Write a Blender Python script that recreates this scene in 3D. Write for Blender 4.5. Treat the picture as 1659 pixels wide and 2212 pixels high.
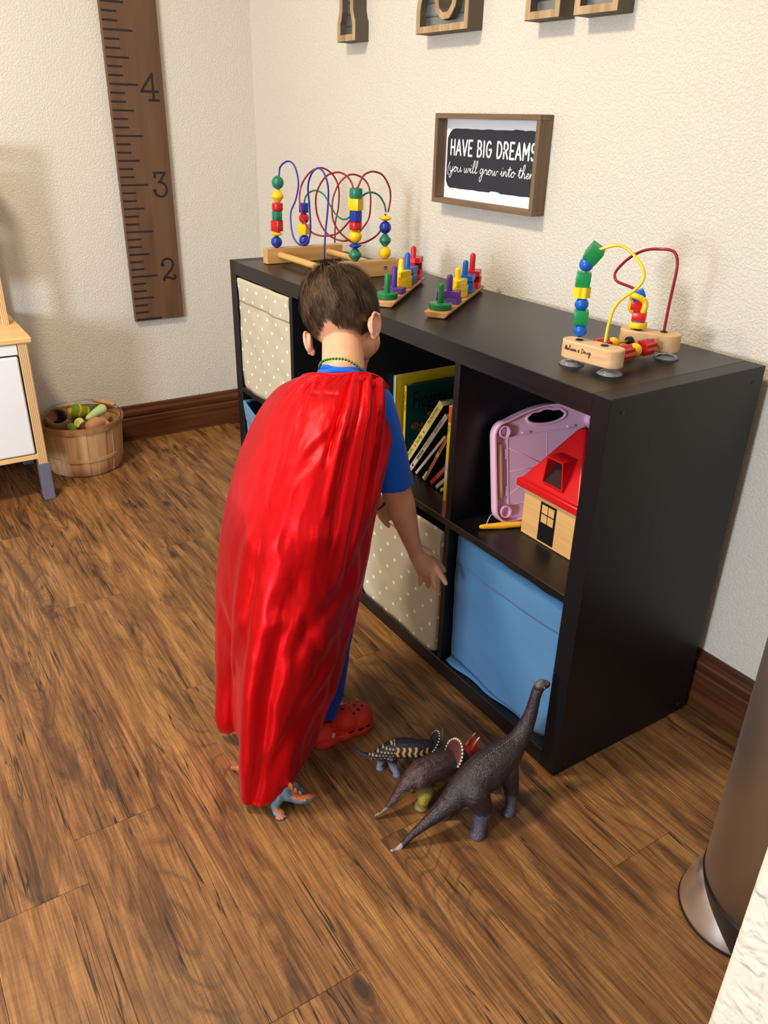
import bpy, bmesh, math, random
from mathutils import Vector as V, Matrix, noise
from math import sin, cos, pi, radians, sqrt
random.seed(7)
S = bpy.context.scene
COL = S.collection
for o in list(bpy.data.objects):
    bpy.data.objects.remove(o)

# ------------------------------------------------------------ camera
cam = bpy.data.cameras.new('camera')
camo = bpy.data.objects.new('camera', cam)
COL.objects.link(camo)
S.camera = camo
cam.sensor_fit = 'HORIZONTAL'
cam.sensor_width = 36.0
cam.lens = 36.0 * 1710.824 / 1659.0
cam.clip_start = 0.02
camo.matrix_world = Matrix((
    (0.5427573, -0.3841245, 0.7469022, 0.7753391),
    (0.8395972, 0.2246822, -0.4945648, -0.9232061),
    (0.0221588, 0.8955257, 0.4444578, 1.1394094),
    (0.0000000, 0.0000000, 0.0000000, 1.0000000)))

# ------------------------------------------------------------ light, exposure
S.view_settings.view_transform = 'Standard'
S.view_settings.look = 'None'
S.view_settings.exposure = 0.0
S.view_settings.gamma = 1.0
S.view_settings.use_curve_mapping = False
w = bpy.data.worlds.new('world')
S.world = w
w.use_nodes = True
w.node_tree.nodes['Background'].inputs[0].default_value = (0.75, 0.85, 1.0, 1)
w.node_tree.nodes['Background'].inputs[1].default_value = 0.5

def area(name, loc, target, sx, sy, power, col, spread=180, shape='RECTANGLE'):
    l = bpy.data.lights.new(name, 'AREA')
    l.shape = shape
    l.size = sx
    if shape in ('RECTANGLE', 'ELLIPSE'):
        l.size_y = sy
    l.energy = power
    l.color = col
    l.spread = radians(spread)
    o = bpy.data.objects.new(name, l)
    o.location = loc
    d = V(target) - V(loc)
    o.rotation_euler = d.to_track_quat('-Z', 'Y').to_euler()
    COL.objects.link(o)
    return o

# warm ceiling lamps of the room, and the daylight of a window and of an open doorway behind the camera
area('ceiling_lamp', (-0.72, -1.22, 2.40), (-0.72, -1.20, 0), 0.34, 0.34, 51, (1.0, 0.83, 0.62), shape='DISK')
area('ceiling_lamp', (0.30, -2.60, 2.40), (0.3, -2.4, 0), 0.40, 0.40, 5, (1.0, 0.83, 0.62), shape='DISK')
area('window_light', (0.75, -3.50, 1.20), (-1.9, -0.3, 0.9), 0.50, 0.72, 86, (0.80, 0.89, 1.0))
area('doorway_light', (3.1, -1.3, 1.35), (0.0, 0.2, 0.9), 0.9, 1.4, 10, (0.72, 0.84, 1.0))

# ------------------------------------------------------------ helpers
def link(o, parent=None):
    COL.objects.link(o)
    if parent:
        o.parent = parent
    return o

def tag(o, label=None, cat=None, group=None, kind=None):
    if label: o['label'] = label
    if cat: o['category'] = cat
    if group: o['group'] = group
    if kind: o['kind'] = kind
    return o

def thing(name, label, cat, loc=(0, 0, 0), group=None, rz=0):
    o = bpy.data.objects.new(name, None)
    o.empty_display_size = 0.05
    o.location = loc
    o.rotation_euler = (0, 0, rz)
    link(o)
    return tag(o, label, cat, group)

def obj(name, bm, mats, parent=None, smooth=None, world=False):
    me = bpy.data.meshes.new(name)
    bm.to_mesh(me)
    bm.free()
    if not isinstance(mats, (list, tuple)):
        mats = [mats]
    for m in mats:
        me.materials.append(m)
    if smooth is not None:
        if smooth is True:
            me.polygons.foreach_set('use_smooth', [True] * len(me.polygons))
        else:
            me.polygons.foreach_set('use_smooth', [True] * len(me.polygons))
            me.set_sharp_from_angle(angle=radians(smooth))
    o = bpy.data.objects.new(name, me)
    link(o, parent)
    if parent is not None and world:      # mesh is given in world coordinates
        p = parent
        m = p.matrix_basis.copy()
        while p.parent:
            p = p.parent
            m = p.matrix_basis @ m
        o.matrix_parent_inverse = m.inverted()
    return o

def pobj(name, bm, mats, parent, smooth=None):
    return obj(name, bm, mats, parent, smooth, True)

def box(bm, x0, x1, y0, y1, z0, z1, bev=0.0, mi=0, M=None, seg=1):
    r = bmesh.ops.create_cube(bm, size=1.0)
    vs = r['verts']
    for v in vs:
        v.co = V((x0 + (v.co.x + .5) * (x1 - x0), y0 + (v.co.y + .5) * (y1 - y0), z0 + (v.co.z + .5) * (z1 - z0)))
    fs = list({f for v in vs for f in v.link_faces})
    if bev > 0:
        es = list({e for v in vs for e in v.link_edges})
        rr = bmesh.ops.bevel(bm, geom=es, offset=bev, segments=seg, affect='EDGES', profile=0.5)
        vs = [v for v in set(rr['verts']) | set(v for v in vs if v.is_valid)]
        fs = list({f for v in vs for f in v.link_faces})
    for f in fs: f.material_index = mi
    if M is not None:
        for v in vs: v.co = M @ v.co
    return vs

def newbox(x0, x1, y0, y1, z0, z1, bev=0.0, seg=1):
    bm = bmesh.new()
    box(bm, x0, x1, y0, y1, z0, z1, bev, 0, None, seg)
    return bm

def frame(z, xh=None):
    z = V(z).normalized()
    h = V(xh) if xh else (V((1, 0, 0)) if abs(z.x) < .9 else V((0, 1, 0)))
    y = z.cross(h).normalized()
    x = y.cross(z).normalized()
    return x, y, z

def tube(bm, pts, rad, n=10, cap=True, mi=0, closed=False):
    pts = [V(p) for p in pts]
    if not isinstance(rad, (list, tuple)): rad = [rad] * len(pts)
    rings = []
    N = len(pts)
    prev = None
    for i, p in enumerate(pts):
        if closed:
            t = pts[(i + 1) % N] - pts[i - 1]
        else:
            t = pts[min(i + 1, N - 1)] - pts[max(i - 1, 0)]
        if t.length < 1e-9: t = V((0, 0, 1))
        t.normalize()
        if prev is None:
            x, y, _ = frame(t)
        else:
            x = prev - t * prev.dot(t)
            if x.length < 1e-6: x = frame(t)[0]
            x.normalize()
            y = t.cross(x)
        prev = x
        rings.append([bm.verts.new(p + (x * cos(a) + y * sin(a)) * rad[i]) for a in [2 * pi * k / n for k in range(n)]])
    M = N if closed else N - 1
    for i in range(M):
        a, b = rings[i], rings[(i + 1) % N]
        for k in range(n):
            f = bm.faces.new((a[k], a[(k + 1) % n], b[(k + 1) % n], b[k]))
            f.material_index = mi
    if cap and not closed:
        for r, s in ((rings[0], -1), (rings[-1], 1)):
            f = bm.faces.new(r if s > 0 else r[::-1])
            f.material_index = mi
    return rings

def lathe(bm, prof, n=24, M=None, mi=0, cap=True):
    M = M or Matrix()
    rings = []
    for r, z in prof:
        if r < 1e-6:
            rings.append([bm.verts.new(M @ V((0, 0, z)))])
        else:
            rings.append([bm.verts.new(M @ V((r * cos(2 * pi * k / n), r * sin(2 * pi * k / n), z))) for k in range(n)])
    for a, b in zip(rings[:-1], rings[1:]):
        for k in range(n):
            k2 = (k + 1) % n
            if len(a) == 1 and len(b) == 1: continue
            if len(a) == 1: f = bm.faces.new((a[0], b[k2], b[k]))
            elif len(b) == 1: f = bm.faces.new((a[k], a[k2], b[0]))
            else: f = bm.faces.new((a[k], a[k2], b[k2], b[k]))
            f.material_index = mi
    if cap:
        if len(rings[0]) > 1: bm.faces.new(rings[0][::-1]).material_index = mi
        if len(rings[-1]) > 1: bm.faces.new(rings[-1]).material_index = mi

def T(p, z=(0, 0, 1), xh=None):
    x, y, zz = frame(z, xh)
    m = Matrix((x, y, zz)).transposed().to_4x4()
    m.translation = V(p)
    return m

def ball(bm, p, r, M3=None, u=16, v=10, mi=0):
    """ellipsoid; r number or triple; M3 optional rotation"""
    if not isinstance(r, (list, tuple)): r = (r, r, r)
    R = (M3.to_4x4() if M3 else Matrix())
    Mx = Matrix.Translation(V(p)) @ R @ Matrix.Diagonal((r[0], r[1], r[2], 1))
    res = bmesh.ops.create_uvsphere(bm, u_segments=u, v_segments=v, radius=1.0, matrix=Mx)
    for f in {f for q in res['verts'] for f in q.link_faces}: f.material_index = mi
    return res['verts']

def prism(bm, poly, z0, z1, M=None, mi=0):
    M = M or Matrix()
    a = [bm.verts.new(M @ V((x, y, z0))) for x, y in poly]
    b = [bm.verts.new(M @ V((x, y, z1))) for x, y in poly]
    n = len(poly)
    fs = [bm.faces.new(a[::-1]), bm.faces.new(b)]
    for i in range(n):
        fs.append(bm.faces.new((a[i], a[(i + 1) % n], b[(i + 1) % n], b[i])))
    for f in fs: f.material_index = mi
    return fs

def crom(pts, n=6):
    """Catmull-Rom through points (any dimension)"""
    P = [V(p) for p in pts]
    out = []
    for i in range(len(P) - 1):
        p0 = P[max(i - 1, 0)]; p1 = P[i]; p2 = P[i + 1]; p3 = P[min(i + 2, len(P) - 1)]
        for k in range(n):
            t = k / n
            out.append(0.5 * ((2 * p1) + (p2 - p0) * t + (2 * p0 - 5 * p1 + 4 * p2 - p3) * t * t + (3 * p1 - p0 - 3 * p2 + p3) * t ** 3))
    out.append(P[-1])
    return out

def rconv(bm, p0, r0, p1, r1, n=14):
    p0 = V(p0); p1 = V(p1)
    ball(bm, p0, r0, u=n, v=8)
    ball(bm, p1, r1, u=n, v=8)
    if (p1 - p0).length > 1e-5:
        tube(bm, [p0, p1], [r0, r1], n=n)

def chain(bm, pts, n=14, sub=0):
    """list of (x,y,z,r): run of tapered segments"""
    if sub:
        pts = [tuple(q) for q in crom4(pts, sub)]
    for a, b in zip(pts[:-1], pts[1:]):
        rconv(bm, a[:3], a[3], b[:3], b[3], n)

def crom4(pts, n):
    a = crom([p[:3] for p in pts], n)
    r = crom([(p[3], 0, 0) for p in pts], n)
    return [(q.x, q.y, q.z, max(s.x, .0006)) for q, s in zip(a, r)]

def organic(name, bm, vox, mats, parent, smooth_it=3, world=True, post=None):
    """fuse overlapping closed shells into one continuous skin"""
    me = bpy.data.meshes.new('tmp')
    bm.to_mesh(me); bm.free()
    o = bpy.data.objects.new('tmp', me)
    COL.objects.link(o)
    m = o.modifiers.new('r', 'REMESH'); m.mode = 'VOXEL'; m.voxel_size = vox
    if smooth_it:
        s = o.modifiers.new('s', 'SMOOTH'); s.factor = 0.5; s.iterations = smooth_it
    dg = bpy.context.evaluated_depsgraph_get()
    ev = o.evaluated_get(dg)
    m2 = bpy.data.meshes.new_from_object(ev)
    bpy.data.objects.remove(o)
    b2 = bmesh.new(); b2.from_mesh(m2)
    bpy.data.meshes.remove(m2)
    if post: post(b2)
    r = obj(name, b2, mats, parent, True, world)
    return r

def colour(o, fn):
    """per-vertex colour attribute from a function of position and normal (painted pattern of the object)"""
    me = o.data
    at = me.color_attributes.new('Col', 'FLOAT_COLOR', 'POINT')
    data = []
    for v in me.vertices:
        c = fn(v.co, v.normal)
        data.extend((c[0], c[1], c[2], 1.0))
    at.data.foreach_set('color', data)

def mix3(a, b, t):
    t = max(0, min(1, t))
    return tuple(a[i] * (1 - t) + b[i] * t for i in range(3))

def N3(p, s=1.0):
    return noise.noise(V(p) * s)

# ------------------------------------------------------------ materials
def srgb(r, g, b):
    f = lambda c: (c / 255 / 12.92) if c / 255 <= .04045 else ((c / 255 + .055) / 1.055) ** 2.4
    return (f(r), f(g), f(b), 1)

def mat(name, col=(0.8, 0.8, 0.8, 1), rough=.5, metal=0., spec=.5, var=None, bump=None, coat=0., sheen=0., sss=0., attr=False, trans=0., ior=1.45, aniso=0., bump2=None):
    m = bpy.data.materials.new(name)
    m.use_nodes = True
    nt = m.node_tree
    b = nt.nodes['Principled BSDF']
    I = b.inputs
    I['Base Color'].default_value = col
    I['Roughness'].default_value = rough
    I['Metallic'].default_value = metal
    I['Specular IOR Level'].default_value = spec
    I['Coat Weight'].default_value = coat
    I['Sheen Weight'].default_value = sheen
    I['Transmission Weight'].default_value = trans
    I['IOR'].default_value = ior
    I['Anisotropic'].default_value = aniso
    if sss:
        I['Subsurface Weight'].default_value = sss
        I['Subsurface Radius'].default_value = (1.0, .35, .2)
        I['Subsurface Scale'].default_value = .006
    tc = nt.nodes.new('ShaderNodeTexCoord')
    src = None
    if attr:
        a = nt.nodes.new('ShaderNodeAttribute'); a.attribute_name = 'Col'
        src = a.outputs['Color']
        nt.links.new(src, I['Base Color'])
    if var:     # (scale, amount)
        nz = nt.nodes.new('ShaderNodeTexNoise'); nz.inputs['Scale'].default_value = var[0]; nz.inputs['Detail'].default_value = 5
        nt.links.new(tc.outputs['Object'], nz.inputs['Vector'])
        hs = nt.nodes.new('ShaderNodeHueSaturation')
        mr = nt.nodes.new('ShaderNodeMapRange')
        mr.inputs[1].default_value = .3; mr.inputs[2].default_value = .7
        mr.inputs[3].default_value = 1 - var[1]; mr.inputs[4].default_value = 1 + var[1]
        nt.links.new(nz.outputs['Fac'], mr.inputs[0])
        nt.links.new(mr.outputs[0], hs.inputs['Value'])
        hs.inputs['Color'].default_value = col
        if src: nt.links.new(src, hs.inputs['Color'])
        nt.links.new(hs.outputs[0], I['Base Color'])
    prev = None
    for bp in (bump, bump2):   # (scale, strength, distance)
        if not bp: continue
        nz = nt.nodes.new('ShaderNodeTexNoise'); nz.inputs['Scale'].default_value = bp[0]; nz.inputs['Detail'].default_value = 3
        nt.links.new(tc.outputs['Object'], nz.inputs['Vector'])
        bn = nt.nodes.new('ShaderNodeBump'); bn.inputs['Strength'].default_value = bp[1]; bn.inputs['Distance'].default_value = bp[2]
        nt.links.new(nz.outputs['Fac'], bn.inputs['Height'])
        if prev: nt.links.new(prev, bn.inputs['Normal'])
        prev = bn.outputs[0]
    if prev: nt.links.new(prev, I['Normal'])
    return m

def nd(nt, kind, **kw):
    n = nt.nodes.new(kind)
    for k, v in kw.items():
        if k.startswith('i_'): n.inputs[k[2:].replace('_', ' ')].default_value = v
        else: setattr(n, k, v)
    return n

def wood(name, c1, c2, axis=0, scale=1.0, rough=.45, contrast=1.0, bumps=.1, lines=60, spec=.4):
    """straight grain running along the given axis of the object"""
    m = bpy.data.materials.new(name); m.use_nodes = True
    nt = m.node_tree; b = nt.nodes['Principled BSDF']
    tc = nd(nt, 'ShaderNodeTexCoord'); oi = nd(nt, 'ShaderNodeObjectInfo')
    mp = nd(nt, 'ShaderNodeMapping')
    s = [lines * scale] * 3; s[axis] = 2.5 * scale
    mp.inputs['Scale'].default_value = s
    ad = nd(nt, 'ShaderNodeVectorMath', operation='MULTIPLY_ADD')
    cm = nd(nt, 'ShaderNodeCombineXYZ')
    for k in range(3): nt.links.new(oi.outputs['Random'], cm.inputs[k])
    ad.inputs[1].default_value = (7, 13, 5)
    nt.links.new(cm.outputs[0], ad.inputs[0]); nt.links.new(tc.outputs['Object'], ad.inputs[2])
    nt.links.new(ad.outputs[0], mp.inputs['Vector'])
    n1 = nd(nt, 'ShaderNodeTexNoise'); n1.inputs['Scale'].default_value = 1; n1.inputs['Detail'].default_value = 6; n1.inputs['Distortion'].default_value = .6
    nt.links.new(mp.outputs[0], n1.inputs['Vector'])
    cr = nd(nt, 'ShaderNodeValToRGB')
    cr.color_ramp.elements[0].position = .5 - .22 / contrast; cr.color_ramp.elements[1].position = .5 + .22 / contrast
    cr.color_ramp.elements[0].color = c2; cr.color_ramp.elements[1].color = c1
    nt.links.new(n1.outputs['Fac'], cr.inputs[0])
    nt.links.new(cr.outputs[0], b.inputs['Base Color'])
    b.inputs['Roughness'].default_value = rough
    b.inputs['Specular IOR Level'].default_value = spec
    bn = nd(nt, 'ShaderNodeBump'); bn.inputs['Strength'].default_value = bumps; bn.inputs['Distance'].default_value = .001
    nt.links.new(n1.outputs['Fac'], bn.inputs['Height']); nt.links.new(bn.outputs[0], b.inputs['Normal'])
    return m

def wall_mat(name, col, sc=95, st=.55):
    m = bpy.data.materials.new(name); m.use_nodes = True
    nt = m.node_tree; b = nt.nodes['Principled BSDF']
    b.inputs['Base Color'].default_value = col; b.inputs['Roughness'].default_value = .75; b.inputs['Specular IOR Level'].default_value = .25
    tc = nd(nt, 'ShaderNodeTexCoord')
    n1 = nd(nt, 'ShaderNodeTexNoise'); n1.inputs['Scale'].default_value = sc; n1.inputs['Detail'].default_value = 2.5; n1.inputs['Roughness'].default_value = .55; n1.inputs['Distortion'].default_value = .35
    nt.links.new(tc.outputs['Object'], n1.inputs['Vector'])
    cr = nd(nt, 'ShaderNodeValToRGB'); cr.color_ramp.elements[0].position = .42; cr.color_ramp.elements[1].position = .62
    cr.color_ramp.interpolation = 'EASE'
    nt.links.new(n1.outputs['Fac'], cr.inputs[0])
    bn = nd(nt, 'ShaderNodeBump'); bn.inputs['Strength'].default_value = st; bn.inputs['Distance'].default_value = .0022
    nt.links.new(cr.outputs[0], bn.inputs['Height']); nt.links.new(bn.outputs[0], b.inputs['Normal'])
    return m

def floor_mat():
    m = bpy.data.materials.new('rustic_pine_plank'); m.use_nodes = True
    nt = m.node_tree; b = nt.nodes['Principled BSDF']; L = nt.links.new
    tc = nd(nt, 'ShaderNodeTexCoord'); oi = nd(nt, 'ShaderNodeObjectInfo')
    cm = nd(nt, 'ShaderNodeCombineXYZ')
    for k in range(3): L(oi.outputs['Random'], cm.inputs[k])
    ad = nd(nt, 'ShaderNodeVectorMath', operation='MULTIPLY_ADD'); ad.inputs[1].default_value = (37, 19, 3)
    L(cm.outputs[0], ad.inputs[0]); L(tc.outputs['Object'], ad.inputs[2])
    P = ad.outputs[0]
    def mp(sx, sy):
        q = nd(nt, 'ShaderNodeMapping'); q.inputs['Scale'].default_value = (sx, sy, 1); L(P, q.inputs['Vector']); return q.outputs[0]
    def nz(vec, detail=4, dist=0., rough=.5, scale=1):
        q = nd(nt, 'ShaderNodeTexNoise'); q.inputs['Scale'].default_value = scale; q.inputs['Detail'].default_value = detail
        q.inputs['Distortion'].default_value = dist; q.inputs['Roughness'].default_value = rough; L(vec, q.inputs['Vector']); return q.outputs['Fac']
    def ramp(f, stops):
        q = nd(nt, 'ShaderNodeValToRGB'); e = q.color_ramp.elements
        e[0].position = stops[0][0]; e[0].color = stops[0][1]; e[1].position = stops[-1][0]; e[1].color = stops[-1][1]
        for p, c in stops[1:-1]:
            k = e.new(p); k.color = c
        L(f, q.inputs[0]); return q.outputs[0]
    def mul(a, c, fac=1.0, mode='MULTIPLY'):
        q = nd(nt, 'ShaderNodeMix', data_type='RGBA', blend_type=mode)
        if isinstance(fac, float): q.inputs[0].default_value = fac
        else: L(fac, q.inputs[0])
        L(a, q.inputs[6])
        if isinstance(c, tuple): q.inputs[7].default_value = c
        else: L(c, q.inputs[7])
        return q.outputs[2]
    def mth(op, a, bb):
        q = nd(nt, 'ShaderNodeMath', operation=op)
        for i, x in enumerate((a, bb)):
            if isinstance(x, (int, float)): q.inputs[i].default_value = x
            else: L(x, q.inputs[i])
        return q.outputs[0]
    W = (1, 1, 1, 1); B = (0, 0, 0, 1)
    base = ramp(nz(mp(3.2, 26), 5, 1.2), [(.30, srgb(102, 66, 36)), (.46, srgb(142, 98, 54)), (.66, srgb(168, 122, 70))])
    # broad dark smears along the grain
    smear = ramp(nz(mp(3.0, 24), 6, 1.0, .68), [(.50, B), (.68, W)])
    c = mul(base, srgb(70, 45, 25), smear, 'MIX')
    # arched growth lines of flat-sawn boards
    cath = mth('FRACT', mth('ADD', mth('MULTIPLY', nz(mp(1.3, 5.5), 1, .3, .4), 26), 0), 0)
    cl_ = ramp(cath, [(.0, W), (.16, B), (.84, B), (1.0, W)])
    cg = ramp(nz(mp(1.1, 7), 1), [(.44, B), (.58, W)])
    c = mul(c, srgb(84, 56, 34), mth('MULTIPLY', mth('MULTIPLY', cl_, cg), .60), 'MIX')
    # fine saw-cut grain
    fine = ramp(nz(mp(9, 330), 3, .4, .6), [(.38, (.50, .45, .40, 1)), (.58, W)])
    c = mul(c, fine, .85)
    fine2 = ramp(nz(mp(260, 30), 2, .3), [(.38, (.80, .78, .76, 1)), (.55, W)])
    c = mul(c, fine2, .5)
    # black cracks that follow the grain
    cn = nz(mp(1.7, 46), 3, .25, .5)
    gate = ramp(nz(mp(4.2, 13), 2), [(.50, B), (.56, W)])
    dist = mth('ABSOLUTE', mth('SUBTRACT', cn, .5), 0)
    crack = ramp(dist, [(.004, W), (.015, B)])
    crk = mth('MULTIPLY', crack, gate)
    c = mul(c, srgb(38, 22, 14), crk, 'MIX')
    # knots
    vo = nd(nt, 'ShaderNodeTexVoronoi', feature='F1'); vo.inputs['Scale'].default_value = 1; vo.inputs['Randomness'].default_value = .9
    L(mp(3.0, 6.6), vo.inputs['Vector'])
    knot = ramp(mth('ADD', vo.outputs['Distance'], mth('MULTIPLY', mth('SUBTRACT', nz(mp(40, 60), 3), .5), .05)), [(.060, W), (.100, B)])
    halo = ramp(vo.outputs['Distance'], [(.05, W), (.30, B)])
    ring = ramp(mth('FRACT', mth('MULTIPLY', vo.outputs['Distance'], 26), 0), [(.25, W), (.6, B)])
    c = mul(c, srgb(84, 52, 28), mth('MULTIPLY', mth('MULTIPLY', halo, ring), .55), 'MIX')
    c = mul(c, srgb(58, 38, 26), knot, 'MIX')
    # plank to plank tone
    hs = nd(nt, 'ShaderNodeHueSaturation'); mr = nd(nt, 'ShaderNodeMapRange')
    mr.inputs[3].default_value = .88; mr.inputs[4].default_value = 1.10
    L(oi.outputs['Random'], mr.inputs[0]); L(mr.outputs[0], hs.inputs['Value']); L(c, hs.inputs['Color'])
    L(hs.outputs[0], b.inputs['Base Color'])
    b.inputs['Roughness'].default_value = .5
    b.inputs['Specular IOR Level'].default_value = .42
    h = mth('SUBTRACT', mth('MULTIPLY', nz(mp(9, 330), 3, .4, .6), .35), mth('MULTIPLY', crk, .8))
    bn = nd(nt, 'ShaderNodeBump'); bn.inputs['Strength'].default_value = .35; bn.inputs['Distance'].default_value = .0008
    L(h, bn.inputs['Height']); L(bn.outputs[0], b.inputs['Normal'])
    return m

def dots_mat(name, base, dot):
    """cloth printed with staggered white dots; object x,z in metres"""
    m = bpy.data.materials.new(name); m.use_nodes = True
    nt = m.node_tree; b = nt.nodes['Principled BSDF']; L = nt.links.new
    tc = nd(nt, 'ShaderNodeTexCoord'); sp = nd(nt, 'ShaderNodeSeparateXYZ'); L(tc.outputs['Object'], sp.inputs[0])
    def mth(op, a, bb=0):
        q = nd(nt, 'ShaderNodeMath', operation=op)
        for i, x in enumerate((a, bb)):
            if isinstance(x, (int, float)): q.inputs[i].default_value = x
            else: L(x, q.inputs[i])
        return q.outputs[0]
    sxy = mth('ADD', sp.outputs[0], sp.outputs[1])
    rowf = mth('DIVIDE', sp.outputs[2], .031)
    row = mth('FLOOR', rowf)
    off = mth('MULTIPLY', mth('MODULO', mth('ABSOLUTE', row), 2), .5)
    u = mth('SUBTRACT', mth('FRACT', mth('ADD', mth('DIVIDE', sxy, .060), off)), .5)
    v = mth('SUBTRACT', mth('FRACT', rowf), .5)
    du = mth('MULTIPLY', u, .060); dv = mth('MULTIPLY', v, .031)
    r = mth('SQRT', mth('ADD', mth('MULTIPLY', du, du), mth('MULTIPLY', dv, dv)))
    k = mth('LESS_THAN', r, .0043)
    mx = nd(nt, 'ShaderNodeMix', data_type='RGBA'); L(k, mx.inputs[0]); mx.inputs[6].default_value = base; mx.inputs[7].default_value = dot
    L(mx.outputs[2], b.inputs['Base Color'])
    b.inputs['Roughness'].default_value = .85; b.inputs['Specular IOR Level'].default_value = .15
    n1 = nd(nt, 'ShaderNodeTexNoise'); n1.inputs['Scale'].default_value = 700; L(tc.outputs['Object'], n1.inputs['Vector'])
    bn = nd(nt, 'ShaderNodeBump'); bn.inputs['Strength'].default_value = .15; bn.inputs['Distance'].default_value = .0006
    L(n1.outputs['Fac'], bn.inputs['Height']); L(bn.outputs[0], b.inputs['Normal'])
    return m

WALL = wall_mat('orange_peel_wall', srgb(219, 214, 203), 170, .46)
WALL2 = wall_mat('knockdown_wall', srgb(226, 220, 205), 42, .8)
CEIL = mat('ceiling_white', srgb(235, 232, 225), .9)
FLOOR = floor_mat()
TRIM = wood('stained_trim', srgb(104, 60, 34), srgb(58, 30, 17), 0, 1, .35, 1.0, .08, 70)
TRIMY = wood('stained_trim_y', srgb(104, 60, 34), srgb(58, 30, 17), 1, 1, .35, 1.0, .08, 70)
BLACKW = wood('black_brown_laminate', srgb(25, 22, 24), srgb(18, 16, 18), 0, 1, .34, 1.0, .18, 160, .45)
BLACKV = wood('black_brown_laminate_v', srgb(19, 19, 23), srgb(14, 14, 18), 2, 1, .42, 1.0, .18, 160, .34)
MAPLE = wood('varnished_maple', srgb(214, 170, 108), srgb(190, 142, 84), 1, 1, .35, 1.0, .05, 50)
BEECH = wood('pale_beech', srgb(226, 188, 140), srgb(205, 164, 116), 0, 1, .42, 1.0, .05, 70)
PINE = wood('rubberwood', srgb(206, 158, 100), srgb(170, 116, 66), 1, 1, .4, 1.0, .05, 60)
def paint(name, r, g, b, rough=.3, spec=.5, **k): return mat(name, srgb(r, g, b), rough, spec=spec, **k)
RED = paint('red_paint', 196, 22, 26); BLUE = paint('blue_paint', 24, 52, 150); GREEN = paint('green_paint', 34, 118, 90)
YEL = paint('yellow_paint', 240, 196, 16); WIREB = paint('wire_blue', 44, 40, 150); WIRER = paint('wire_red', 140, 24, 34)
WIREG = paint('wire_green', 28, 120, 88); BLK = paint('black_plastic', 22, 20, 22, .35)
SGREEN = paint('stack_green', 26, 120, 66); SPUR = paint('stack_purple', 84, 46, 140); SYEL = paint('stack_yellow', 250, 214, 24)
SBLUE = paint('stack_blue', 8, 96, 190); SRED = paint('stack_red', 200, 28, 36)

# ------------------------------------------------------------ the setting
XL, YB, ZC = -2.171, 0.4237, 2.44
def struct(name, bm, m, smooth=None):
    return tag(obj(name, bm, m, None, smooth), kind='structure')

fl = struct('floor', newbox(XL - .1, 3.4, -3.7, YB + .1, -.06, -.0042), FLOOR)
pw, pl = .152, 1.22
rows = {-1: (.36, ), 0: (-.23, ), 1: (-.33, ), 2: (.135, ), 3: (-.62, ), 4: (-.05, ), 5: (-.52, ), 6: (.21, ), 7: (-.3, ), -2: (-.6, ), -3: (.1, )}
mesh_cache = {}
for k, (j,) in rows.items():
    y0 = -.975 + pw * k                       # seam y = -0.823 lies between rows 0 and 1
    y1 = min(y0 + pw, YB - .002)
    if y1 - y0 < .02: continue
    xs = sorted([j + pl * i for i in range(-3, 4)])
    for xa in xs:
        xb = xa + pl
        a = max(xa, XL + .002); b_ = min(xb, 2.6)
        if b_ - a < .05: continue
        key = (round(b_ - a, 3), round(y1 - y0, 3))
        if key not in mesh_cache:
            bm = newbox(-(b_ - a) / 2 + .0002, (b_ - a) / 2 - .0002, -(y1 - y0) / 2 + .0001, (y1 - y0) / 2 - .0001, -.004, 0, .0006)
            me = bpy.data.meshes.new('plank'); bm.to_mesh(me); bm.free(); me.materials.append(FLOOR)
            mesh_cache[key] = me
        o = bpy.data.objects.new('plank', mesh_cache[key])
        o.location = ((a + b_) / 2, (y0 + y1) / 2, 0)
        link(o, fl)

struct('wall_left', newbox(XL - .1, XL, -3.7, YB + .1, -.05, ZC), WALL)
struct('wall_back', newbox(XL - .1, 3.4, YB, YB + .1, -.05, ZC), WALL)
struct('wall_front', newbox(XL - .1, 3.4, -3.8, -3.7, -.05, ZC), CEIL)
struct('wall_right', newbox(3.3, 3.4, -3.7, YB + .1, -.05, ZC), CEIL)
struct('ceiling', newbox(XL - .1, 3.4, -3.8, YB + .1, ZC, ZC + .1), CEIL)
bm = newbox(.604, 1.9, -.500, -.385, 0, ZC, .008, 3)
struct('wall_partition', bm, WALL2, 30)

def baseboard(name, p0, p1, nrm, m):
    """moulded profile swept along the wall foot"""
    prof = [(0, 0), (.0175, 0), (.0175, .088), (.0150, .092), (.0125, .093), (.0150, .097), (.0168, .103), (.0168, .112), (.0145, .117), (.0100, .1195), (.0085, .124), (.0080, .133), (.0055, .137), (0, .137)]
    bm = bmesh.new()
    p0 = V(p0); p1 = V(p1); n = V(nrm)
    a = [bm.verts.new(p0 + n * d + V((0, 0, z))) for d, z in prof]
    b = [bm.verts.new(p1 + n * d + V((0, 0, z))) for d, z in prof]
    for i in range(len(prof) - 1):
        bm.faces.new((a[i], a[i + 1], b[i + 1], b[i]))
    bm.faces.new(a); bm.faces.new(b[::-1])
    bmesh.ops.recalc_face_normals(bm, faces=bm.faces)
    return struct(name, bm, m)
baseboard('baseboard_left', (XL, YB, 0), (XL, -3.69, 0), (1, 0, 0), TRIMY)
baseboard('baseboard_back', (XL + .0175, YB, 0), (3.29, YB, 0), (0, -1, 0), TRIM)

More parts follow.
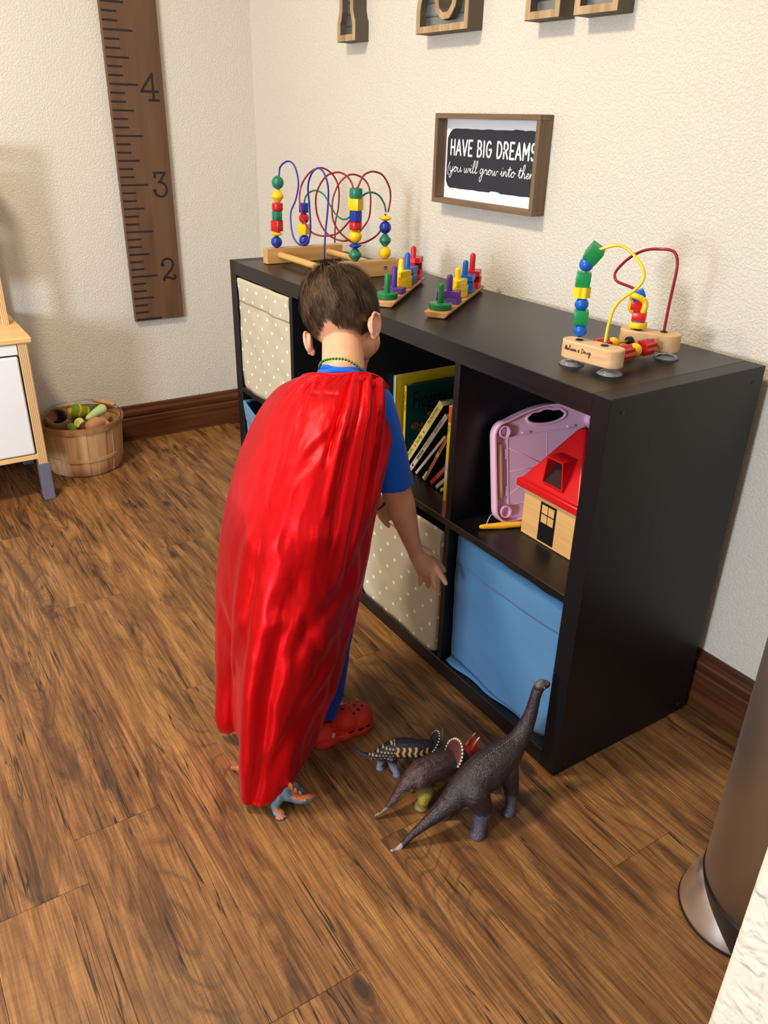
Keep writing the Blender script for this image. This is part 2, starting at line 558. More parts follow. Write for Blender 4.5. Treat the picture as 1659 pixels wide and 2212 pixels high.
# ------------------------------------------------------------ cube shelf
SL, SH, SD, ST, SDV, SZM = 1.4625, .765, .39, .038, .0165, .3855
SO = (SL - 2 * ST - 3 * SDV) / 4
shelf = thing('cube_shelf', 'low black-brown shelf of eight cubes standing along the back wall', 'shelf', (-SL / 2, SD / 2, 0))
def sh(name, *a, m=BLACKW, bev=.0012, label=None):
    o = pobj(name, newbox(*a, bev), m, shelf)
    if label: tag(o, label)
    return o
sh('side_panel', -ST, 0, 0, SD, 0, SH, m=BLACKV)
sh('side_panel', -SL, -SL + ST, 0, SD, 0, SH, m=BLACKV)
sh('top_board', -SL + ST + .0006, -ST - .0001, .0003, SD, SH - ST, SH - .0004)
sh('bottom_board', -SL + ST, -ST, .0003, SD, 0, ST)
sh('middle_board', -SL + ST, -ST, .001, SD, SZM - SDV / 2, SZM + SDV / 2)
cellx = []
for i in range(4):
    x0 = -SL + ST + i * (SO + SDV)
    cellx.append((x0, x0 + SO))
    if i < 3:
        sh('divider', x0 + SO, x0 + SO + SDV, .002, SD, ST, SZM - SDV / 2, m=BLACKV, bev=.0006)
        sh('divider', x0 + SO, x0 + SO + SDV, .002, SD, SZM + SDV / 2, SH - ST, m=BLACKV, bev=.0006)
for y, z in ((.028, SH - .025), (.362, SH - .027), (.028, .022), (.362, .022)):
    bm = bmesh.new()
    lathe(bm, [(.0042, -.0004), (.0042, .0006), (.0030, .0009), (.0026, .0002), (0, .0002)], 16, T((0, y, z), (1, 0, 0)))
    pobj('cover_cap', bm, BLK, shelf, 40)

# ------------------------------------------------------------ fabric bins
DOTS = dots_mat('dotted_taupe_canvas', srgb(190, 182, 160), srgb(250, 247, 236))
BLUEC = mat('sky_blue_canvas', srgb(78, 128, 172), .85, spec=.15, var=(9, .06), bump=(900, .15, .0006), sheen=.2)
INNER = mat('bin_lining', srgb(58, 96, 140), .9)
def bin_(label, cell, z0, w, h, m, wav, top_lean=0., sag=0., y0=.004, flap=False, seedv=0, bulge=.0, wedge=None, dx=0):
    x0 = (cellx[cell][0] + cellx[cell][1]) / 2 - w / 2 + dx
    t = thing('fabric_bin', label, 'storage bin', (x0 + w / 2, y0 + .18, z0), 'fabric bins in the shelf')
    nx, nz = 26, 30
    def fy(u, v):
        q = bulge * sin(pi * u) * sin(pi * v) + wav * N3((u * 3.0 + seedv, v * 2.2, seedv), 1) + wav * .7 * N3((u * 5 + v * 6, v * 4 - u * 2, seedv + 9))
        return y0 - q * .8 - top_lean * max(0, (v - .55) / .45) ** 2 * sin(pi * min(1, u * .9 + .12))
    def fz(u, v):
        return z0 + h * v - sag * v * (sin(pi * u * .8))
    rc = .018
    bm = bmesh.new()
    g = []
    for j in range(nz + 1):
        v = j / nz
        row = []
        for i in range(nx + 1):
            u = i / nx
            x = x0 + w * u
            z = fz(u, v)
            hh = z - z0                       # rounded lower corners
            if hh < rc:
                e = rc - sqrt(max(0, rc * rc - (rc - hh) ** 2))
                x = x0 + e + (w - 2 * e) * u
            row.append(bm.verts.new((x, fy(u, v), z)))
        g.append(row)
    for j in range(nz):
        for i in range(nx):
            bm.faces.new((g[j][i], g[j][i + 1], g[j + 1][i + 1], g[j + 1][i]))
    D = .35
    bk = {}
    def back(v):
        if v not in bk: bk[v] = bm.verts.new((v.co.x, y0 + D, max(v.co.z, z0 + .001)))
        return bk[v]
    for j in range(nz):
        for i, s in ((0, 1), (nx, -1)):
            a, b = g[j][i], g[j + 1][i]
            f = (a, b, back(b), back(a))
            bm.faces.new(f if s > 0 else f[::-1])
    for i in range(nx):
        a, b = g[0][i], g[0][i + 1]
        bm.faces.new((b, a, back(a), back(b)))
        a, b = g[nz][i], g[nz][i + 1]; back(a); back(b)
    # back panel
    bm.faces.new((back(g[0][0]), back(g[nz][0]), back(g[nz][nx]), back(g[0][nx])))
    o = pobj('bin_body', bm, [m], t, True)
    so = o.modifiers.new('thick', 'SOLIDIFY'); so.thickness = .003; so.offset = 0
    # hemmed band along the top edge, standing proud of the panel
    bm = bmesh.new()
    vb = 1 - .066 / h
    rows_ = [vb, vb + .003, vb + .02, vb + .08, 1 - .02, 1, 1]
    pr = [.0005, .0028, .0034, .0034, .0036, .0022, -.0035]
    gg = []
    for v, p in zip(rows_, pr):
        gg.append([bm.verts.new((x0 + w * i / nx + (.0008 if i == nx else -.0008 if i == 0 else 0), fy(i / nx, v) - p, fz(i / nx, v) + (.0012 if p < .0022 else 0))) for i in range(nx + 1)])
    for a, b in zip(gg[:-1], gg[1:]):
        for i in range(nx):
            bm.faces.new((a[i], a[i + 1], b[i + 1], b[i]))
    pobj('top_band', bm, [m], t, True)
    bm = bmesh.new()
    tube(bm, [(x0 + w * i / nx, fy(i / nx, vb) - .0012, fz(i / nx, vb) - .0004) for i in range(nx + 1)], .0007, 5)
    pobj('seam', bm, [m], t, True)
    for s in (0, 1):
        bm = bmesh.new()
        tube(bm, [(x0 + w * s, fy(s, v / 12) - .0006, fz(s, v / 12)) for v in range(1, 13)], .0016, 6)
        pobj('piping', bm, [m], t, True)
    if flap:
        bm = bmesh.new()
        gp = []
        for i in range(19):
            u = i / 18
            xx = x0 + .004 + w * .72 * u
            zz = z0 + .0035 + .001 * sin(9 * u)
            gp.append([bm.verts.new((xx, fy(u * .72, .0) - .002, zz + .008 * (1 - u))), bm.verts.new((xx, y0 - .020 * (1 - u) ** .5 * (.8 + .2 * sin(u * 12)) - .001, zz))])
        for a, b in zip(gp[:-1], gp[1:]):
            bm.faces.new((a[0], a[1], b[1], b[0]))
        f = pobj('base_flap', bm, [m], t, True)
        so = f.modifiers.new('thick', 'SOLIDIFY'); so.thickness = .002
    return t
zl = ST + .0008; zu = SZM + SDV / 2 + .0008
bin_('grey-taupe fabric bin with white dots, upper left cube', 0, zu, .322, .325, DOTS, .007, y0=.006, seedv=3)
bin_('blue fabric bin hanging open, in the lower left cube', 0, zl, .326, .312, BLUEC, .004, top_lean=.028, sag=.016, y0=.012, seedv=5)
bin_('taupe fabric bin with white dots, in the lower row beside the reaching hand', 2, zl, .318, .320, DOTS, .005, y0=.004, seedv=11, sag=.006)
bin_('sky blue fabric bin in the lower right cube under the toy house', 3, zl, .316, .318, BLUEC, .007, y0=.026, seedv=17, flap=True, bulge=.008, dx=-.004, sag=.003)

# ------------------------------------------------------------ stroke lettering (flat print)
def arc(cx, cy, rx, ry, a0, a1, n=12):
    return [(cx + rx * cos(radians(a0 + (a1 - a0) * k / n)), cy + ry * sin(radians(a0 + (a1 - a0) * k / n))) for k in range(n + 1)]
CAPS = {
 'H': (.62, [[(.08, 0), (.08, 1)], [(.54, 0), (.54, 1)], [(.08, .5), (.54, .5)]]),
 'A': (.68, [[(.04, 0), (.34, 1), (.64, 0)], [(.16, .32), (.52, .32)]]),
 'V': (.64, [[(.03, 1), (.32, 0), (.61, 1)]]),
 'E': (.54, [[(.50, 1), (.08, 1), (.08, 0), (.50, 0)], [(.08, .5), (.42, .5)]]),
 'B': (.60, [[(.08, 0), (.08, 1)] , [(.08, 1)] + arc(.28, .76, .22, .24, 90, -90) + [(.08, .52)], [(.08, .52)] + arc(.30, .26, .24, .26, 90, -90) + [(.08, 0)]]),
 'I': (.24, [[(.12, 0), (.12, 1)]]),
 'G': (.68, [arc(.36, .5, .29, .5, 50, 345) + [(.64, .48), (.40, .48)]]),
 'D': (.66, [[(.08, 0), (.08, 1)] , [(.08, 1), (.22, 1)] + arc(.24, .5, .35, .5, 90, -90) + [(.08, 0)]]),
 'R': (.60, [[(.08, 0), (.08, 1)], [(.08, 1)] + arc(.28, .74, .23, .26, 90, -90) + [(.08, .48)], [(.28, .48), (.54, 0)]]),
 'M': (.76, [[(.08, 0), (.08, 1), (.38, .35), (.68, 1), (.68, 0)]]),
 'S': (.56, [arc(.29, .74, .21, .26, 30, 270, 10) + arc(.29, .25, .22, .25, 90, -150, 10)]),
 ' ': (.34, []),
}
HAND = {
 'y': (.72, [[(0, .9), (.05, .3), (.28, .08), (.48, .5), (.55, .95), (.5, .1), (.38, -.7), (.16, -1.1), (.03, -.8), (.3, -.1), (.72, .35)]]),
 'o': (.72, [[(.0, .35), (.12, .8), (.35, .95), (.52, .6), (.4, .12), (.14, .1), (.1, .5), (.3, .85), (.72, .7)]]),
 'u': (.78, [[(0, .8), (.05, .2), (.25, .05), (.45, .4), (.5, .9), (.52, .3), (.65, .1), (.78, .35)]]),
 'w': (.95, [[(0, .8), (.08, .1), (.25, .1), (.38, .8), (.42, .2), (.6, .08), (.75, .8), (.95, .7)]]),
 'i': (.45, [[(0, .3), (.18, .9), (.18, .3), (.28, .08), (.45, .35)], [(.24, 1.35), (.26, 1.42)]]),
 'l': (.46, [[(0, .3), (.28, 1.3), (.34, 2.1), (.2, 2.2), (.1, 1.2), (.12, .3), (.25, .06), (.46, .35)]]),
 'g': (.74, [[(.5, .8), (.2, .95), (.02, .5), (.2, .1), (.42, .5), (.55, .95), (.45, -.5), (.28, -1.25), (.1, -1.1), (.2, -.4), (.74, .35)]]),
 'r': (.62, [[(0, .35), (.15, .95), (.2, .8), (.42, .85), (.4, .3), (.5, .08), (.62, .35)]]),
 'n': (.68, [[(0, .35), (.06, .9), (.08, .1), (.14, .5), (.32, .92), (.42, .6), (.44, .2), (.55, .06), (.68, .35)]]),
 'm': (1.0, [[(0, .35), (.06, .9), (.08, .1), (.14, .5), (.30, .92), (.38, .6), (.38, .1), (.46, .5), (.62, .92), (.72, .6), (.74, .2), (.86, .06), (1.0, .35)]]),
 't': (.50, [[(0, .35), (.26, 1.7), (.18, .4), (.28, .06), (.5, .35)], [(-.02, 1.2), (.50, 1.3)]]),
 'h': (.72, [[(0, .3), (.28, 1.3), (.36, 2.1), (.2, 2.2), (.1, 1.2), (.08, .05), (.15, .5), (.34, .92), (.45, .6), (.46, .2), (.58, .06), (.72, .35)]]),
 'e': (.52, [[(0, .3), (.34, .55), (.32, .9), (.12, .8), (.08, .2), (.28, .05), (.52, .35)]]),
 's': (.48, [[(0, .3), (.2, 1.0), (.34, .45), (.26, .05), (.05, .1), (.2, .15), (.48, .35)]]),
 'a': (.66, [[(.42, .85), (.15, .9), (.04, .4), (.2, .06), (.4, .5), (.44, .9), (.46, .2), (.55, .08), (.66, .35)]]),
 '(': (.36, [[(.25, 1.7), (.05, .8), (.05, -.1), (.2, -.6)]]),
 'M': (.86, [[(.0, 0), (.12, 1.2), (.18, 1.9), (.3, .6), (.36, .2), (.5, 1.2), (.58, 1.9), (.66, .6), (.72, .1), (.86, .35)]]),
 'D': (.95, [[(.22, 1.7), (.18, .1), (.05, .05), (.5, .1), (.85, .8), (.6, 1.7), (.05, 1.75)]]),
 '&': (.7, [[(.5, .6), (.1, .3), (.15, .0), (.5, .15), (.15, .85), (.35, 1.1), (.4, .8), (.1, .5)]]),
 ' ': (.42, []),
}
RZ = [0]
def ribbon(bm, pts, w, M, mi=0):
    """flat ribbon with round ends in the xy plane of M"""
    pts = [V((p[0], p[1], 0)) for p in pts]
    q = [pts[0]]
    for p in pts[1:]:
        if (p - q[-1]).length > w * .05: q.append(p)
    pts = q
    for i in range(1, len(pts) - 1):          # break the ribbon at sharp corners
        a, b_ = pts[i] - pts[i - 1], pts[i + 1] - pts[i]
        if a.normalized().dot(b_.normalized()) < .6:
            ribbon(bm, [(p.x, p.y) for p in pts[:i + 1]], w, M, mi); ribbon(bm, [(p.x, p.y) for p in pts[i:]], w, M, mi)
            return
    L_, R_ = [], []
    for i, p in enumerate(pts):
        t = pts[min(i + 1, len(pts) - 1)] - pts[max(i - 1, 0)]
        if t.length < 1e-9: t = V((1, 0, 0))
        t.normalize(); n = V((-t.y, t.x, 0)) * w / 2
        L_.append(p + n); R_.append(p - n)
    for i in range(len(pts) - 1):
        RZ[0] = (RZ[0] + 1) % 9; dz = V((0, 0, RZ[0] * 4e-5))
        f = bm.faces.new([bm.verts.new(M @ (c + dz)) for c in (L_[i], R_[i], R_[i + 1], L_[i + 1])]); f.material_index = mi
    ends = pts if len(pts) < 5 else [pts[0], pts[-1]]
    for e in ends:
        RZ[0] = (RZ[0] + 1) % 9; e = e + V((0, 0, RZ[0] * 4e-5))
        f = bm.faces.new([bm.verts.new(M @ (e + V((cos(a), sin(a), 0)) * w / 2)) for a in [2 * pi * k / 10 for k in range(10)]]); f.material_index = mi

def write(bm, text, font, M, h, w, track=0., sx=1.0, smooth=0, mi=0, slant=0.):
    x = 0
    for ch in text:
        adv, strokes = font[ch] if ch in font else font[' ']
        for s in strokes:
            p = [((x + a) * sx * h + slant * b * h, b * h) for a, b in s]
            if smooth and len(p) > 2: p = [(q.x, q.y) for q in crom([(a, b, 0) for a, b in p], smooth)]
            ribbon(bm, p, w, M, mi)
        x += adv + track
    return x * sx * h
def width(text, font, track): return sum((font[c] if c in font else font[' '])[0] + track for c in text)

def plane_M(o, x, y):
    x = V(x).normalized(); y = V(y); y = (y - x * y.dot(x)).normalized(); z = x.cross(y)
    m = Matrix((x, y, z)).transposed().to_4x4(); m.translation = V(o); return m

def print_text(name, s, size, M, m, parent, sx=1.0):
    """printed line in the plain built-in face"""
    cu = bpy.data.curves.new('t', 'FONT'); cu.body = s; cu.size = size; cu.extrude = 0; cu.resolution_u = 2
    o = bpy.data.objects.new('t', cu); COL.objects.link(o)
    dg = bpy.context.evaluated_depsgraph_get()
    me = bpy.data.meshes.new_from_object(o.evaluated_get(dg)); bpy.data.objects.remove(o)
    bm = bmesh.new(); bm.from_mesh(me); bpy.data.meshes.remove(me)
    for v in bm.verts: v.co = M @ V((v.co.x * sx, v.co.y, 0))
    return pobj(name, bm, m, parent)

# ------------------------------------------------------------ growth ruler on the left wall
RULW = wood('walnut_stained_board', srgb(112, 82, 58), srgb(86, 60, 42), 2, 1, .5, 1.0, .05, 22)
INK = mat('black_ink', srgb(30, 26, 32), .55)
t = thing('growth_ruler', 'tall brown wooden growth ruler with black inch marks on the left wall', 'ruler', (XL, 0, .45))
RY0, RY1, RX = -.0945, .0873, XL + .0195
zb = 1.5 * .3048 - .0035
b = newbox(XL + .0005, RX, RY0, RY1, zb, 2.0, .0012)
pobj('board', b, RULW, t)
bm = bmesh.new()
for i in range(18, 77):
    z = i * .0254 + .0026
    L_ = .093 if i % 6 == 0 else (.072 if i % 3 == 0 else .048)
    box(bm, RX - .0006, RX + .0004, RY0 + .0035, RY0 + .0035 + L_, z - .0031, z + .0031)
pobj('inch_marks', bm, INK, t)
NUM = {
 '2': [arc(.30, .74, .25, .24, 165, -20) + [(.46, .50), (.12, .16), (.08, .03)], arc(.22, .08, .14, .07, 180, 60, 6) + [(.40, .08), (.52, .06)] + arc(.52, .14, .10, .09, -90, 60, 6)],
 '3': [[(.12, .97), (.12, .82)], [(.08, 1.0), (.58, 1.0), (.30, .62)], arc(.32, .32, .28, .30, 100, -165, 16)],
 '4': [[(.52, 0), (.52, 1), (.02, .33), (.72, .33)], [(.32, 0), (.72, 0)]],
 '5': [[(.52, 1.0), (.16, 1.0), (.12, .56)], arc(.32, .32, .27, .31, 130, -165, 16)],
 '6': [[(.5, 1.0), (.2, .7), (.08, .35)], arc(.32, .28, .25, .28, 0, 360, 18)]}
for k, (yo, zo) in {'2': (.114, -.018), '3': (.113, -.038), '4': (.104, -.041), '5': (.104, -.041), '6': (.104, -.041)}.items():
    bm = bmesh.new()
    z = float(k) * .3048 + zo
    M = plane_M((RX + .0006, RY0 + yo, z), (0, 1, 0), (0, 0, 1))
    for s in NUM[k]:
        ribbon(bm, [(a * .080, c * .078) for a, c in s], .0078, M)
    if k in '23':
        p = (.05, .72) if k == '2' else (.05, .26)
        ribbon(bm, [(p[0] * .08, p[1] * .078), (p[0] * .08 + .002, p[1] * .078)], .012, M)
    tag(pobj('number', bm, INK, t), 'black numeral %s' % k)

# ------------------------------------------------------------ framed sign
FRW = wood('weathered_frame', srgb(132, 108, 82), srgb(104, 82, 60), 0, 1, .6, 1.0, .1, 60)
FRV = wood('weathered_frame_v', srgb(128, 104, 80), srgb(100, 78, 58), 2, 1, .6, 1.0, .1, 60)
WHITE = mat('white_canvas', srgb(238, 240, 244), .8)
CHALK = mat('charcoal_print', srgb(42, 44, 54), .8)
SX0, SX1, SZ0, SZ1, SY = -1.012, -.631, .9495, 1.1555, .3845
t = thing('framed_sign', 'brown box-framed sign reading HAVE BIG DREAMS on the back wall', 'sign', ((SX0 + SX1) / 2, YB, SZ0))
fw = .0115
for a in ((SX0, SX1, SZ1 - fw, SZ1, FRW), (SX0, SX1, SZ0, SZ0 + fw, FRW), (SX0, SX0 + fw, SZ0 + fw, SZ1 - fw, FRV), (SX1 - fw, SX1, SZ0 + fw, SZ1 - fw, FRV)):
    pobj('frame_rail', newbox(a[0], a[1], SY, YB - .0005, a[2], a[3], .0008), a[4], t)
cy = YB - .0085
pobj('canvas', newbox(SX0 + fw, SX1 - fw, cy, YB - .001, SZ0 + fw, SZ1 - fw), WHITE, t)
bm = bmesh.new()
cx0, cx1, cz0, cz1 = SX0 + fw + .006, SX1 - fw - .004, SZ0 + fw + .024, SZ1 - fw - .022
poly = []
n = 40
for i in range(n + 1):
    u = i / n; e = .016 * max(0, 1 - min(u, 1 - u) / .05) ** 2
    poly.append((cx0 + (cx1 - cx0) * u, cz0 + e + .0016 * N3((u * 14, 2, 0)) - .002 * N3((u * 40, 5, 0)) + (.003 if .52 < u < .62 else 0)))
for i in range(n + 1):
    u = 1 - i / n; e = .022 * max(0, 1 - min(u, 1 - u) / .07) ** 2
    poly.append((cx0 + (cx1 - cx0) * u, cz1 - e + .0016 * N3((u * 12, 9, 0)) + (.002 if .72 < u < .82 else 0)))
vs = [bm.verts.new((x, cy - .0004, z)) for x, z in poly]
bm.faces.new(vs)
pobj('dark_panel', bm, CHALK, t)
bm = bmesh.new()
wd = width('HAVE BIG DREAMS', CAPS, .14)
sw = .318 / (wd * .0335)
write(bm, 'HAVE BIG DREAMS', CAPS, plane_M((SX0 + fw + .020, cy - .0008, 1.063), (1, 0, 0), (0, 0, 1)), .0335, .0052, .14, sw)
pobj('lettering', bm, WHITE, t)
bm = bmesh.new()
tx = '(you will grow into them'
wd = width(tx, HAND, 0)
write(bm, tx, HAND, plane_M((SX0 + fw + .012, cy - .0008, 1.0235), (1, 0, 0), (0, 0, 1)), .0128, .0019, 0, .330 / (wd * .0128), 5, 0, .12)
pobj('lettering', bm, WHITE, t)

# ------------------------------------------------------------ big wooden letters over the shelf (only their feet are in the picture)
GALV = mat('galvanised_steel', srgb(150, 156, 158), .38, .85, var=(30, .22))
LW = wood('letter_rim_wood', srgb(196, 168, 130), srgb(150, 120, 86), 2, 1, .6, 1.2, .1, 50)
LS = mat('letter_side_brown', srgb(92, 82, 68), .7)  # rim sides plain grey-brown, darker than the wood face
def letter(name, label, x0, z0, poly, hole=None, dep=.044, rim=.0155):
    t = thing(name, label, 'wall letter', (x0, YB, z0), 'wooden and metal letters on the wall')
    bm = bmesh.new()
    vs = [bm.verts.new((x0 + x, YB - .0005, z0 + z)) for x, z in poly]
    f = bm.faces.new(vs)
    f.normal_update()
    if f.normal.y > 0: f.normal_flip()
    bm.normal_update()
    bmesh.ops.inset_region(bm, faces=[f], thickness=rim, use_boundary=True, use_even_offset=True)
    inner = [v.co.copy() for v in f.verts]
    bmesh.ops.delete(bm, geom=[f], context='FACES_ONLY')
    front = list(bm.faces)
    ge = bmesh.ops.extrude_face_region(bm, geom=front)
    for v in [g for g in ge['geom'] if isinstance(g, bmesh.types.BMVert)]: v.co.y = YB - dep
    bmesh.ops.recalc_face_normals(bm, faces=bm.faces)
    for q in bm.faces:
        q.material_index = 0 if abs(q.normal.y) > .5 else 1
    o = pobj('rim', bm, [LW, LS], t)
    bv = o.modifiers.new('b', 'BEVEL'); bv.width = .0012; bv.segments = 1; bv.limit_method = 'ANGLE'
    bm = bmesh.new()
    fc = bm.faces.new([bm.verts.new((c.x, YB - dep * .55, c.z)) for c in inner])
    if fc.normal.y > 0: fc.normal_flip()
    pobj('metal_panel', bm, GALV, t)
    bm = bmesh.new()
    xa = min(c.x for c in inner); xb = max(c.x for c in inner); zz0 = min(c.z for c in inner); zz1 = max(c.z for c in inner)
    z = zz0 + .022
    while z < zz1 - .01:
        xs = [c.x for c in inner]
        # ribs stay inside the opening: intersect row with the inner outline
        hits = []
        m = len(inner)
        for i in range(m):
            a, b_ = inner[i], inner[(i + 1) % m]
            if (a.z - z) * (b_.z - z) < 0: hits.append(a.x + (b_.x - a.x) * (z - a.z) / (b_.z - a.z))
        hits.sort()
        for a, b_ in zip(hits[::2], hits[1::2]):
            tube(bm, [(a, YB - dep * .55, z), (b_, YB - dep * .55, z)], .0022, 6)
        z += .028
    pobj('metal_rib', bm, GALV, t, True)
    return t
serif = lambda x, w, s: [(x, 0), (x + w, 0), (x + w, .050), (x + w - s * .5, .060), (x + w - s, .072)]
P_ = [(0, 0), (.100, 0), (.100, .048), (.094, .058), (.088, .075), (.088, .13), (.15, .135), (.18, .16), (.195, .21), (.18, .27), (.15, .30), (.08, .31), (.0, .31), (.0, .26), (.012, .245), (.012, .075), (.006, .058), (0, .048)]
letter('wall_letter', 'flared foot of a wood and metal letter, leftmost over the shelf', -1.494, 1.331, P_, rim=.017)
L_ = [(0, 0), (.207, 0), (.207, .10), (.150, .10), (.142, .056), (.128, .041), (.110, .040), (.094, .050), (.088, .075), (.088, .25), (.10, .265), (.10, .31), (0, .31), (0, .265), (.012, .25), (.012, .085), (.004, .068), (0, .05)]
letter('wall_letter', 'wide base of a wood and metal letter, second from the left over the sign', -1.104, 1.328, L_)
A_ = [(0, 0), (.104, 0), (.104, .055), (.095, .085), (.160, .085), (.143, .055), (.143, -.001), (.258, -.001), (.258, .05), (.24, .06), (.165, .31), (.095, .31), (.015, .06), (0, .05)]
letter('wall_letter', 'two square feet of a wood and metal letter, third from the left', -.706, 1.330, A_)
Y_ = [(0, 0), (.10, 0), (.10, .05), (.088, .06), (.088, .14), (.17, .27), (.19, .31), (.10, .31), (.05, .21), (0, .31), (-.09, .31), (-.07, .27), (.012, .14), (.012, .06), (0, .05)]
letter('wall_letter', 'bottom edge of a wood and metal letter, rightmost over the shelf', -.135, 1.3325, Y_)

# ------------------------------------------------------------ play kitchen at the left
PLY = wood('birch_ply_top', srgb(238, 200, 140), srgb(226, 184, 122), 1, 1, .35, 1.0, .03, 40)
PLYE = bpy.data.materials.new('ply_edge'); PLYE.use_nodes = True
nt = PLYE.node_tree; bb = nt.nodes['Principled BSDF']
tc = nd(nt, 'ShaderNodeTexCoord'); wv = nd(nt, 'ShaderNodeTexWave', bands_direction='Y'); wv.inputs['Scale'].default_value = 62; wv.inputs['Distortion'].default_value = .8; wv.inputs['Detail'].default_value = 1
nt.links.new(tc.outputs['Object'], wv.inputs['Vector'])
cr = nd(nt, 'ShaderNodeValToRGB'); cr.color_ramp.elements[0].color = srgb(150, 104, 60); cr.color_ramp.elements[1].color = srgb(232, 196, 146); cr.color_ramp.elements[1].position = .45
nt.links.new(wv.outputs['Fac'], cr.inputs[0]); nt.links.new(cr.outputs[0], bb.inputs['Base Color']); bb.inputs['Roughness'].default_value = .5
KW = mat('white_lacquer', srgb(236, 240, 244), .28)
KG = mat('grey_leg_paint', srgb(108, 110, 126), .5, var=(60, .04))
KX, KY = -1.772, -.522
t = thing('play_kitchen', 'white play kitchen with plywood frame and grey legs at the left wall', 'play kitchen', (-1.96, -.89, 0))
def kb(name, *a, m=PLY, bev=.001, label=None):
    o = pobj(name, newbox(*a, bev), m, t)
    if label: tag(o, label)
    return o
kb('countertop', -2.152, KX + .004, KY - .72, KY + .002, .5145, .532, bev=.003)
kb('side_panel', -2.145, KX, KY - .0395, KY - .0125, .125, .5145, m=PLYE)
kb('side_panel', -2.145, KX, KY - .705, KY - .678, .125, .5145, m=PLYE)
kb('bottom_panel', -2.145, KX, KY - .678, KY - .0395, .145, .160, m=PLY)
kb('back_panel', -2.148, -2.143, KY - .678, KY - .0395, .16, .51, m=KW)
kb('drawer_front', KX - .016, KX - .001, KY - .676, KY - .042, .482, .5120, m=KW)
kb('door_panel', KX - .016, KX + .001, KY - .353, KY - .0445, .1635, .476, m=KW, bev=.004)
kb('door_panel', KX - .016, KX + .001, KY - .674, KY - .358, .1635, .476, m=KW, bev=.004)
for yy in (KY - .0425, KY - .708):
    for xx in (-2.145, KX - .034):
        kb('leg', xx, xx + .035, yy, yy + .034, 0, .127, m=KG)
kb('leg_block', KX - .075, KX - .05, KY - .10, KY - .06, .131, .145, m=KG)
for yy in (KY - .043, KY - .70):
    kb('upright', -1.985, -1.955, yy, yy + .017, .532, 1.03, m=PLYE)
    kb('upright', -2.148, -2.118, yy, yy + .017, .532, 1.03, m=PLYE)
    kb('upright_rail', -2.118, -1.985, yy, yy + .017, 1.0, 1.03, m=PLY)
kb('upper_shelf', -2.148, -1.955, KY - .70, KY - .026, 1.031, 1.048, m=PLY)
kb('shadow_panel', -1.972, -1.962, KY - .45, KY - .060, .66, .998, m=KW)  # unseen panels added between the uprights to throw shadow on the wall
kb('shadow_panel', -1.972, -1.962, KY - .683, KY - .455, .66, .998, m=KW)
kb('back_board', -2.146, -2.140, KY - .683, KY - .043, .532, 1.0, m=KW)

# ------------------------------------------------------------ bushel basket
SPL = wood('basket_splint', srgb(204, 164, 118), srgb(172, 128, 84), 2, 1, .7, 1.0, .15, 40)
HOOP = wood('basket_hoop', srgb(178, 132, 88), srgb(146, 100, 62), 0, 1, .7, 1.0, .15, 40)
WIRE = mat('steel_wire', srgb(150, 150, 155), .35, .9)
BC = V((-2.006, -.372, 0))
t = thing('bushel_basket', 'round wooden splint basket of toy vegetables beside the play kitchen', 'basket', BC)
R0, R1, BH = .124, .140, .180
ns = 26
def rad(z): return R0 + (R1 - R0) * (z / BH) ** .8
for i in range(ns):
    a0 = 2 * pi * i / ns; da = 2 * pi / ns * .54
    bm = bmesh.new()
    off = .0016 * (i % 2)
    cols = []
    zz = [0.0005, .006, .04, .08, .12, .16, BH - .004]
    for z in zz:
        r = rad(z) - (.010 if z < .003 else (.003 if z < .01 else 0)) + off
        cols.append([[bm.verts.new(BC + V(((r - d) * cos(a), (r - d) * sin(a), z))) for a in (a0 - da, a0, a0 + da)] for d in (0, .0018)])
    for A, B_ in zip(cols[:-1], cols[1:]):
        for k in (0, 1):
            bm.faces.new((A[0][k], A[0][k + 1], B_[0][k + 1], B_[0][k])); bm.faces.new((A[1][k + 1], A[1][k], B_[1][k], B_[1][k + 1]))
        bm.faces.new((A[1][0], A[0][0], B_[0][0], B_[1][0])); bm.faces.new((A[0][2], A[1][2], B_[1][2], B_[0][2]))
    pobj('splint', bm, SPL, t, 50)
def hoop(z0, z1, a0, a1, r_, th, m, name):
    bm = bmesh.new(); n = 48; full = abs(a1 - a0) > 6.28
    ring = []
    for k in range(n + (0 if full else 1)):
        a = a0 + (a1 - a0) * k / n; c, s = cos(a), sin(a)
        ring.append([bm.verts.new(BC + V((q * c, q * s, z))) for q, z in ((r_(z0), z0), (r_(z0) + th, z0), (r_(z1) + th, z1), (r_(z1), z1))])
    m_ = len(ring)
    for k in range(m_ if full else m_ - 1):
        A, B_ = ring[k], ring[(k + 1) % m_]
        for q in range(4): bm.faces.new((A[q], A[(q + 1) % 4], B_[(q + 1) % 4], B_[q]))
    if not full: bm.faces.new(ring[0][::-1]); bm.faces.new(ring[-1])
    bmesh.ops.recalc_face_normals(bm, faces=bm.faces)
    pobj(name, bm, m, t, 50)
hoop(BH - .018, BH, 0, 2 * pi, lambda z: rad(z) + .0016, .0026, HOOP, 'rim_hoop')
hoop(BH - .016, BH + .001, 0, 2 * pi, lambda z: rad(z) - .0056, .0026, HOOP, 'inner_hoop')
hoop(.058, .070, radians(-78), radians(40), lambda z: rad(z) + .0016, .0024, SPL, 'middle_hoop')
hoop(.060, .070, radians(120), radians(265), lambda z: rad(z) + .0016, .0024, SPL, 'middle_hoop')
bm = bmesh.new(); lathe(bm, [(0, .006), (R0 - .004, .006), (R0 - .004, .009), (0, .009)], 26, Matrix.Translation(BC)); pobj('basket_floor', bm, SPL, t)
